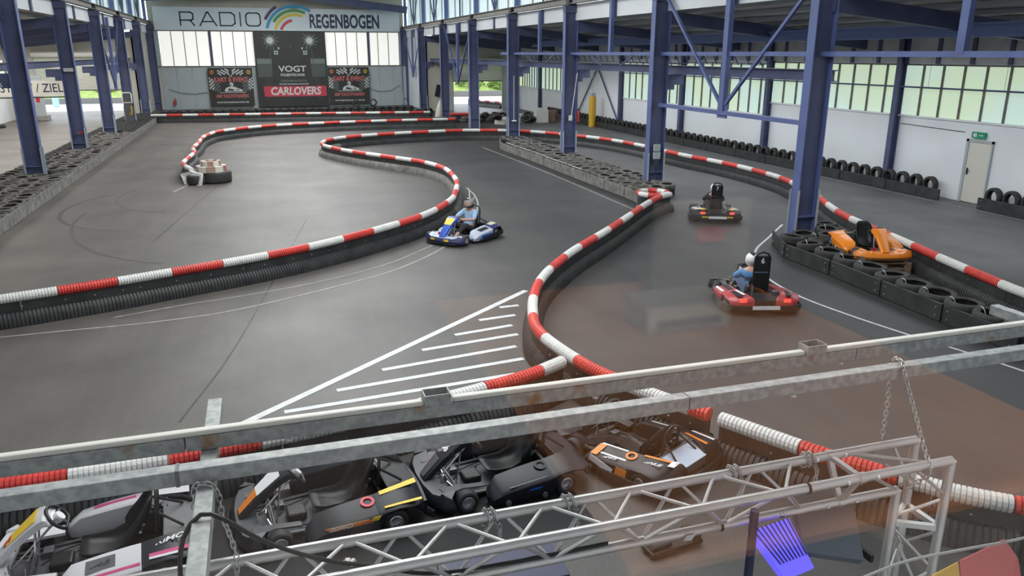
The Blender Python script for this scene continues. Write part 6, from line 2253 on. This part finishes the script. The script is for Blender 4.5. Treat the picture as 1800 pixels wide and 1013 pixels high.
# clutter at the far right end of the hall
mat('tarp', (0.55, 0.50, 0.45), 0.8)
g = MB()
for i in range(7):
    z = i * 0.19
    r = 0.42 * (1 - (i / 7) ** 2) + 0.06
    g.lathe([(r, z), (max(0.02, 0.42 * (1 - ((i + 1) / 7) ** 2) + 0.04), z + 0.19)], 12, closed=False)
tag(g.build('white_sack', 'tarp', None, loc=(13.6, 61.3, 0)), 'upright pale sack beside the far right columns', 'sack')
for k in range(14):
    x, y = 17.0 + random.uniform(-1.8, 2.6), 54.0 + random.uniform(-1.0, 1.5)
    tyre((x, y, 0.15 + random.choice((0, 0.2, 0.4))), '%s dark tyre of the scrap heap at the far right end' % nth(k + 1), 'tyres of the far scrap heap', TYB, (random.uniform(-.7, .7), random.uniform(-.7, .7), 0))
for k, (x, y, s_, m_) in enumerate(((19.4, 54.2, (0.9, 0.6, 0.9), 'white_plastic'), (18.0, 54.6, (1.1, 0.7, 0.5), 'grey_panel'), (16.5, 53.8, (1.2, 0.8, 0.35), 'cream'), (20.4, 54.8, (0.8, 0.8, 0.7), 'pallet_wood'))):
    o = MB().box((0, 0, s_[2] / 2), s_, 0.3 * k).box((0.1, 0.05, s_[2] + 0.06), (s_[0] * 0.6, s_[1] * 0.7, 0.12), 0.5 * k).build('scrap_box', m_, None, loc=(x, y, 0))
    tag(o, ['white box in the far scrap heap', 'grey box in the far scrap heap', 'cream flat crate in the far scrap heap', 'brown crate at the right of the far scrap heap'][k], 'box')
for k, x in enumerate((13.2, 14.2, 15.2, 12.4, 16.0)):
    tyre((x, 56.0 + 0.4 * (k % 2), 0.1), 'lower dusty tyre of the ' + nth(k + 1) + ' pair at the foot of the far right columns', 'tyres at the far right columns', TY)
    tyre((x + 0.1, 56.0 + 0.4 * (k % 2), 0.29), 'upper dusty tyre of the ' + nth(k + 1) + ' pair at the foot of the far right columns', 'tyres at the far right columns', TY)
for k, x in enumerate((11.9, 12.5, 13.0)):
    tyre((x, 61.8 + 0.3 * k, 0.32), '%s dark tyre leaning near the pale sack' % nth(k + 1), 'tyres by the pale sack', TYB, (pi / 2 - 0.3, 0, 0.4 * k))
o = empty('tilted_screen', (14.9, YE - 0.1, 1.6), label='small black tilted screen on the far right end wall', cat='screen')
MB().box((0, 0, 0.1), (0.4, 0.1, 1.0), Matrix.Rotation(0.25, 3, 'Y')).build('panel', 'black_plastic', o)
MB().box((0.55, 0, -0.1), (0.4, 0.05, 0.6)).build('notice', 'white_plastic', o)
for x, h_ in ((15.65, 3.2),):
    tag(MB().tube([(0, 0, 0), (0, 0, h_)], 0.04, 6).build('conduit', 'grey_board', None, loc=(x, YE - 0.06, 1.3)), 'thin vertical conduit on the far right end wall', 'pipe')
o = empty('traffic_post', (19.4, 74.0, 0), label='pale turquoise post outside the right roller shutter', cat='post')
mat('turquoise', (0.35, 0.60, 0.58), 0.5)
MB().tube([(0, 0, 0), (0, 0, 3.4)], 0.16, 10).build('post', 'turquoise', o)
for k in range(3):
    inst('foot_tyre', TYB, (0, 0, 0.12 + 0.2 * k), parent=o)
barrier('short red and white barrier outside the right roller shutter', [(19.6, 73.0), (20.4, 70.6), (20.9, 68.9)], seg=0.8, ribs=False)
barrier('short red and white barrier at the far right columns', [(13.2, 56.6), (15.2, 56.7), (17.0, 56.6)], seg=1.8, ribs=False, phase=0.4)
o = empty('turquoise_post', (-18.0, 84.0, 0), label='green turquoise post outside the left roller shutter', cat='post')
MB().tube([(0, 0, 0), (0, 0, 2.6)], 0.28, 10).build('post', 'turquoise', o)
o = empty('grey_pillar', (-15.4, 66.9, 0), label='grey pillar with stone foot at the left roller shutter', cat='pillar')
MB().box((0, 0, 1.6), (0.6, 0.5, 3.2)).build('shaft', 'grey_panel', o, bevel=0.03)
MB().box((0, 0, 0.2), (1.0, 0.9, 0.4)).build('foot', 'concrete', o, bevel=0.05)

# dark blue cabinets and loose things under the truss
def cabinet(loc, s_, label):
    o = empty('cabinet', loc, label=label, cat='cabinet')
    MB().box((0, 0, s_[2] / 2), s_).build('body', 'navy', o, bevel=0.01)
    MB().box((0, 0, s_[2] + 0.012), (s_[0] + 0.04, s_[1] + 0.04, 0.024)).build('top', 'navy', o, bevel=0.006)
    MB().box((0, -s_[1] / 2 - 0.012, s_[2] * 0.5), (s_[0] * 0.92, 0.02, s_[2] * 0.86)).build('door', 'navy', o, bevel=0.005)
    MB().box((s_[0] * 0.3, -s_[1] / 2 - 0.03, s_[2] * 0.6), (0.02, 0.02, 0.12)).build('handle', 'chrome', o)


cabinet((1.50, 5.02, 0), (0.92, 0.5, 0.92), 'dark navy cabinet below the truss')
o = empty('kart_stand', (3.6, 6.0, 0), 0.15, label='brown black kart stand with roller lying on the floor', cat='stand')
MB().box((0, 0, 0.05), (0.62, 0.22, 0.05)).build('plate', 'black_plastic', o, bevel=0.01)
MB().tube([(-0.28, -0.02, 0.11), (-0.05, -0.02, 0.11)], 0.05, 12).build('roller', 'kart_frame', o, smooth=50)
MB().box((0.24, 0, 0.1), (0.1, 0.2, 0.06)).build('stop_block', 'black_plastic', o)
g = MB()
for k in range(9):
    g.box((random.uniform(-.05, .05), random.uniform(-.05, .05), 0.006 + 0.004 * k), (0.05, 0.03, 0.01), random.uniform(0, 3))
tag(g.build('crumpled_paper', 'cream', None, loc=(0.47, 6.72, 0.0)), 'small crumpled tan paper on the floor below the truss', 'litter')
o = MB().box((-0.4, 7.5, 0.004), (6.9, 2.0, 0.008)).build('rubber_mat', 'mat_black')
tag(o, 'dark rubber mat under the row of parked karts', 'mat')
o = MB().tube(catmull([(4.6, 4.4, 0.012), (4.9, 4.2, 0.012), (5.2, 4.15, 0.012), (5.6, 4.0, 0.012)], 0.1), 0.012, 6).build('floor_cable', 'black_plastic')
tag(o, 'thin black cable lying on the floor right of the stage light', 'cable')

# ================================================================== gallery table, mirrored faintly in the window pane
GY = 2 * (YG - 0.05)                  # mirror image at Y -> GY - Y
tb = empty('gallery_table', (1.01, GY - 1.62, 3.3), label='brown wooden table behind the gallery window', cat='table')
MB().box((0, 0, 0.735), (1.06, 1.40, 0.03)).build('table_top', 'table_wood', tb, bevel=0.004)
for sx_ in (-1, 1):
    for sy_ in (-1, 1):
        MB().box((sx_ * 0.47, sy_ * 0.62, 0.36), (0.05, 0.05, 0.72)).build('leg', 'black_plastic', tb)
cd = empty('menu_card', (1.30, GY - 2.12, 4.05), label='dark menu card standing on the gallery table', cat='card')
MB().box((0.0, 0, 0.16), (0.34, 0.02, 0.30)).build('card', 'gallery_dark', cd)
MB().box((0.0, 0.06, 0.01), (0.34, 0.12, 0.015)).build('foot', 'gallery_dark', cd)
MB().box((0.03, 0.012, 0.20), (0.10, 0.003, 0.05)).build('red_print', 'print_dull_red', cd)
nb = empty('napkin_box', (1.10, GY - 1.90, 4.05), label='pale napkin box lying on the gallery table', cat='box')
MB().box((0, 0, 0.04), (0.26, 0.16, 0.08)).build('box', 'cream', nb, bevel=0.006)
MB().box((0, 0.081, 0.03), (0.2, 0.002, 0.02)).build('print', 'grey_body', nb)
ll = empty('added_lamp', (1.0, -0.75, 5.75), label='added warm pendant lamp above the gallery table', cat='lamp')  # lamp added to light the table that the pane mirrors
MB().lathe([(0.04, 0.2), (0.05, 0.2), (0.24, 0.0), (0.23, 0.0)], 20).build('shade', 'gallery_dark', ll, smooth=40)
MB().lathe([(0.0, 0.03), (0.05, 0.05), (0.05, 0.1), (0.0, 0.13)], 12, closed=False).build('bulb', 'added_lamp_warm', ll)
MB().tube([(0, 0, 0.2), (0, 0, 0.65)], 0.006, 5).build('cord', 'black_plastic', ll)
sd = bpy.data.lights.new('added_lamp_light', 'SPOT')
sd.energy = 1900
sd.spot_size = radians(95)
sd.spot_blend = 0.6
sd.shadow_soft_size = 0.06
sd.color = (1.0, 0.90, 0.78)
so = bpy.data.objects.new('added_lamp_light', sd)
COL.objects.link(so)
so.parent = ll
so.location = (0, 0, -0.02)
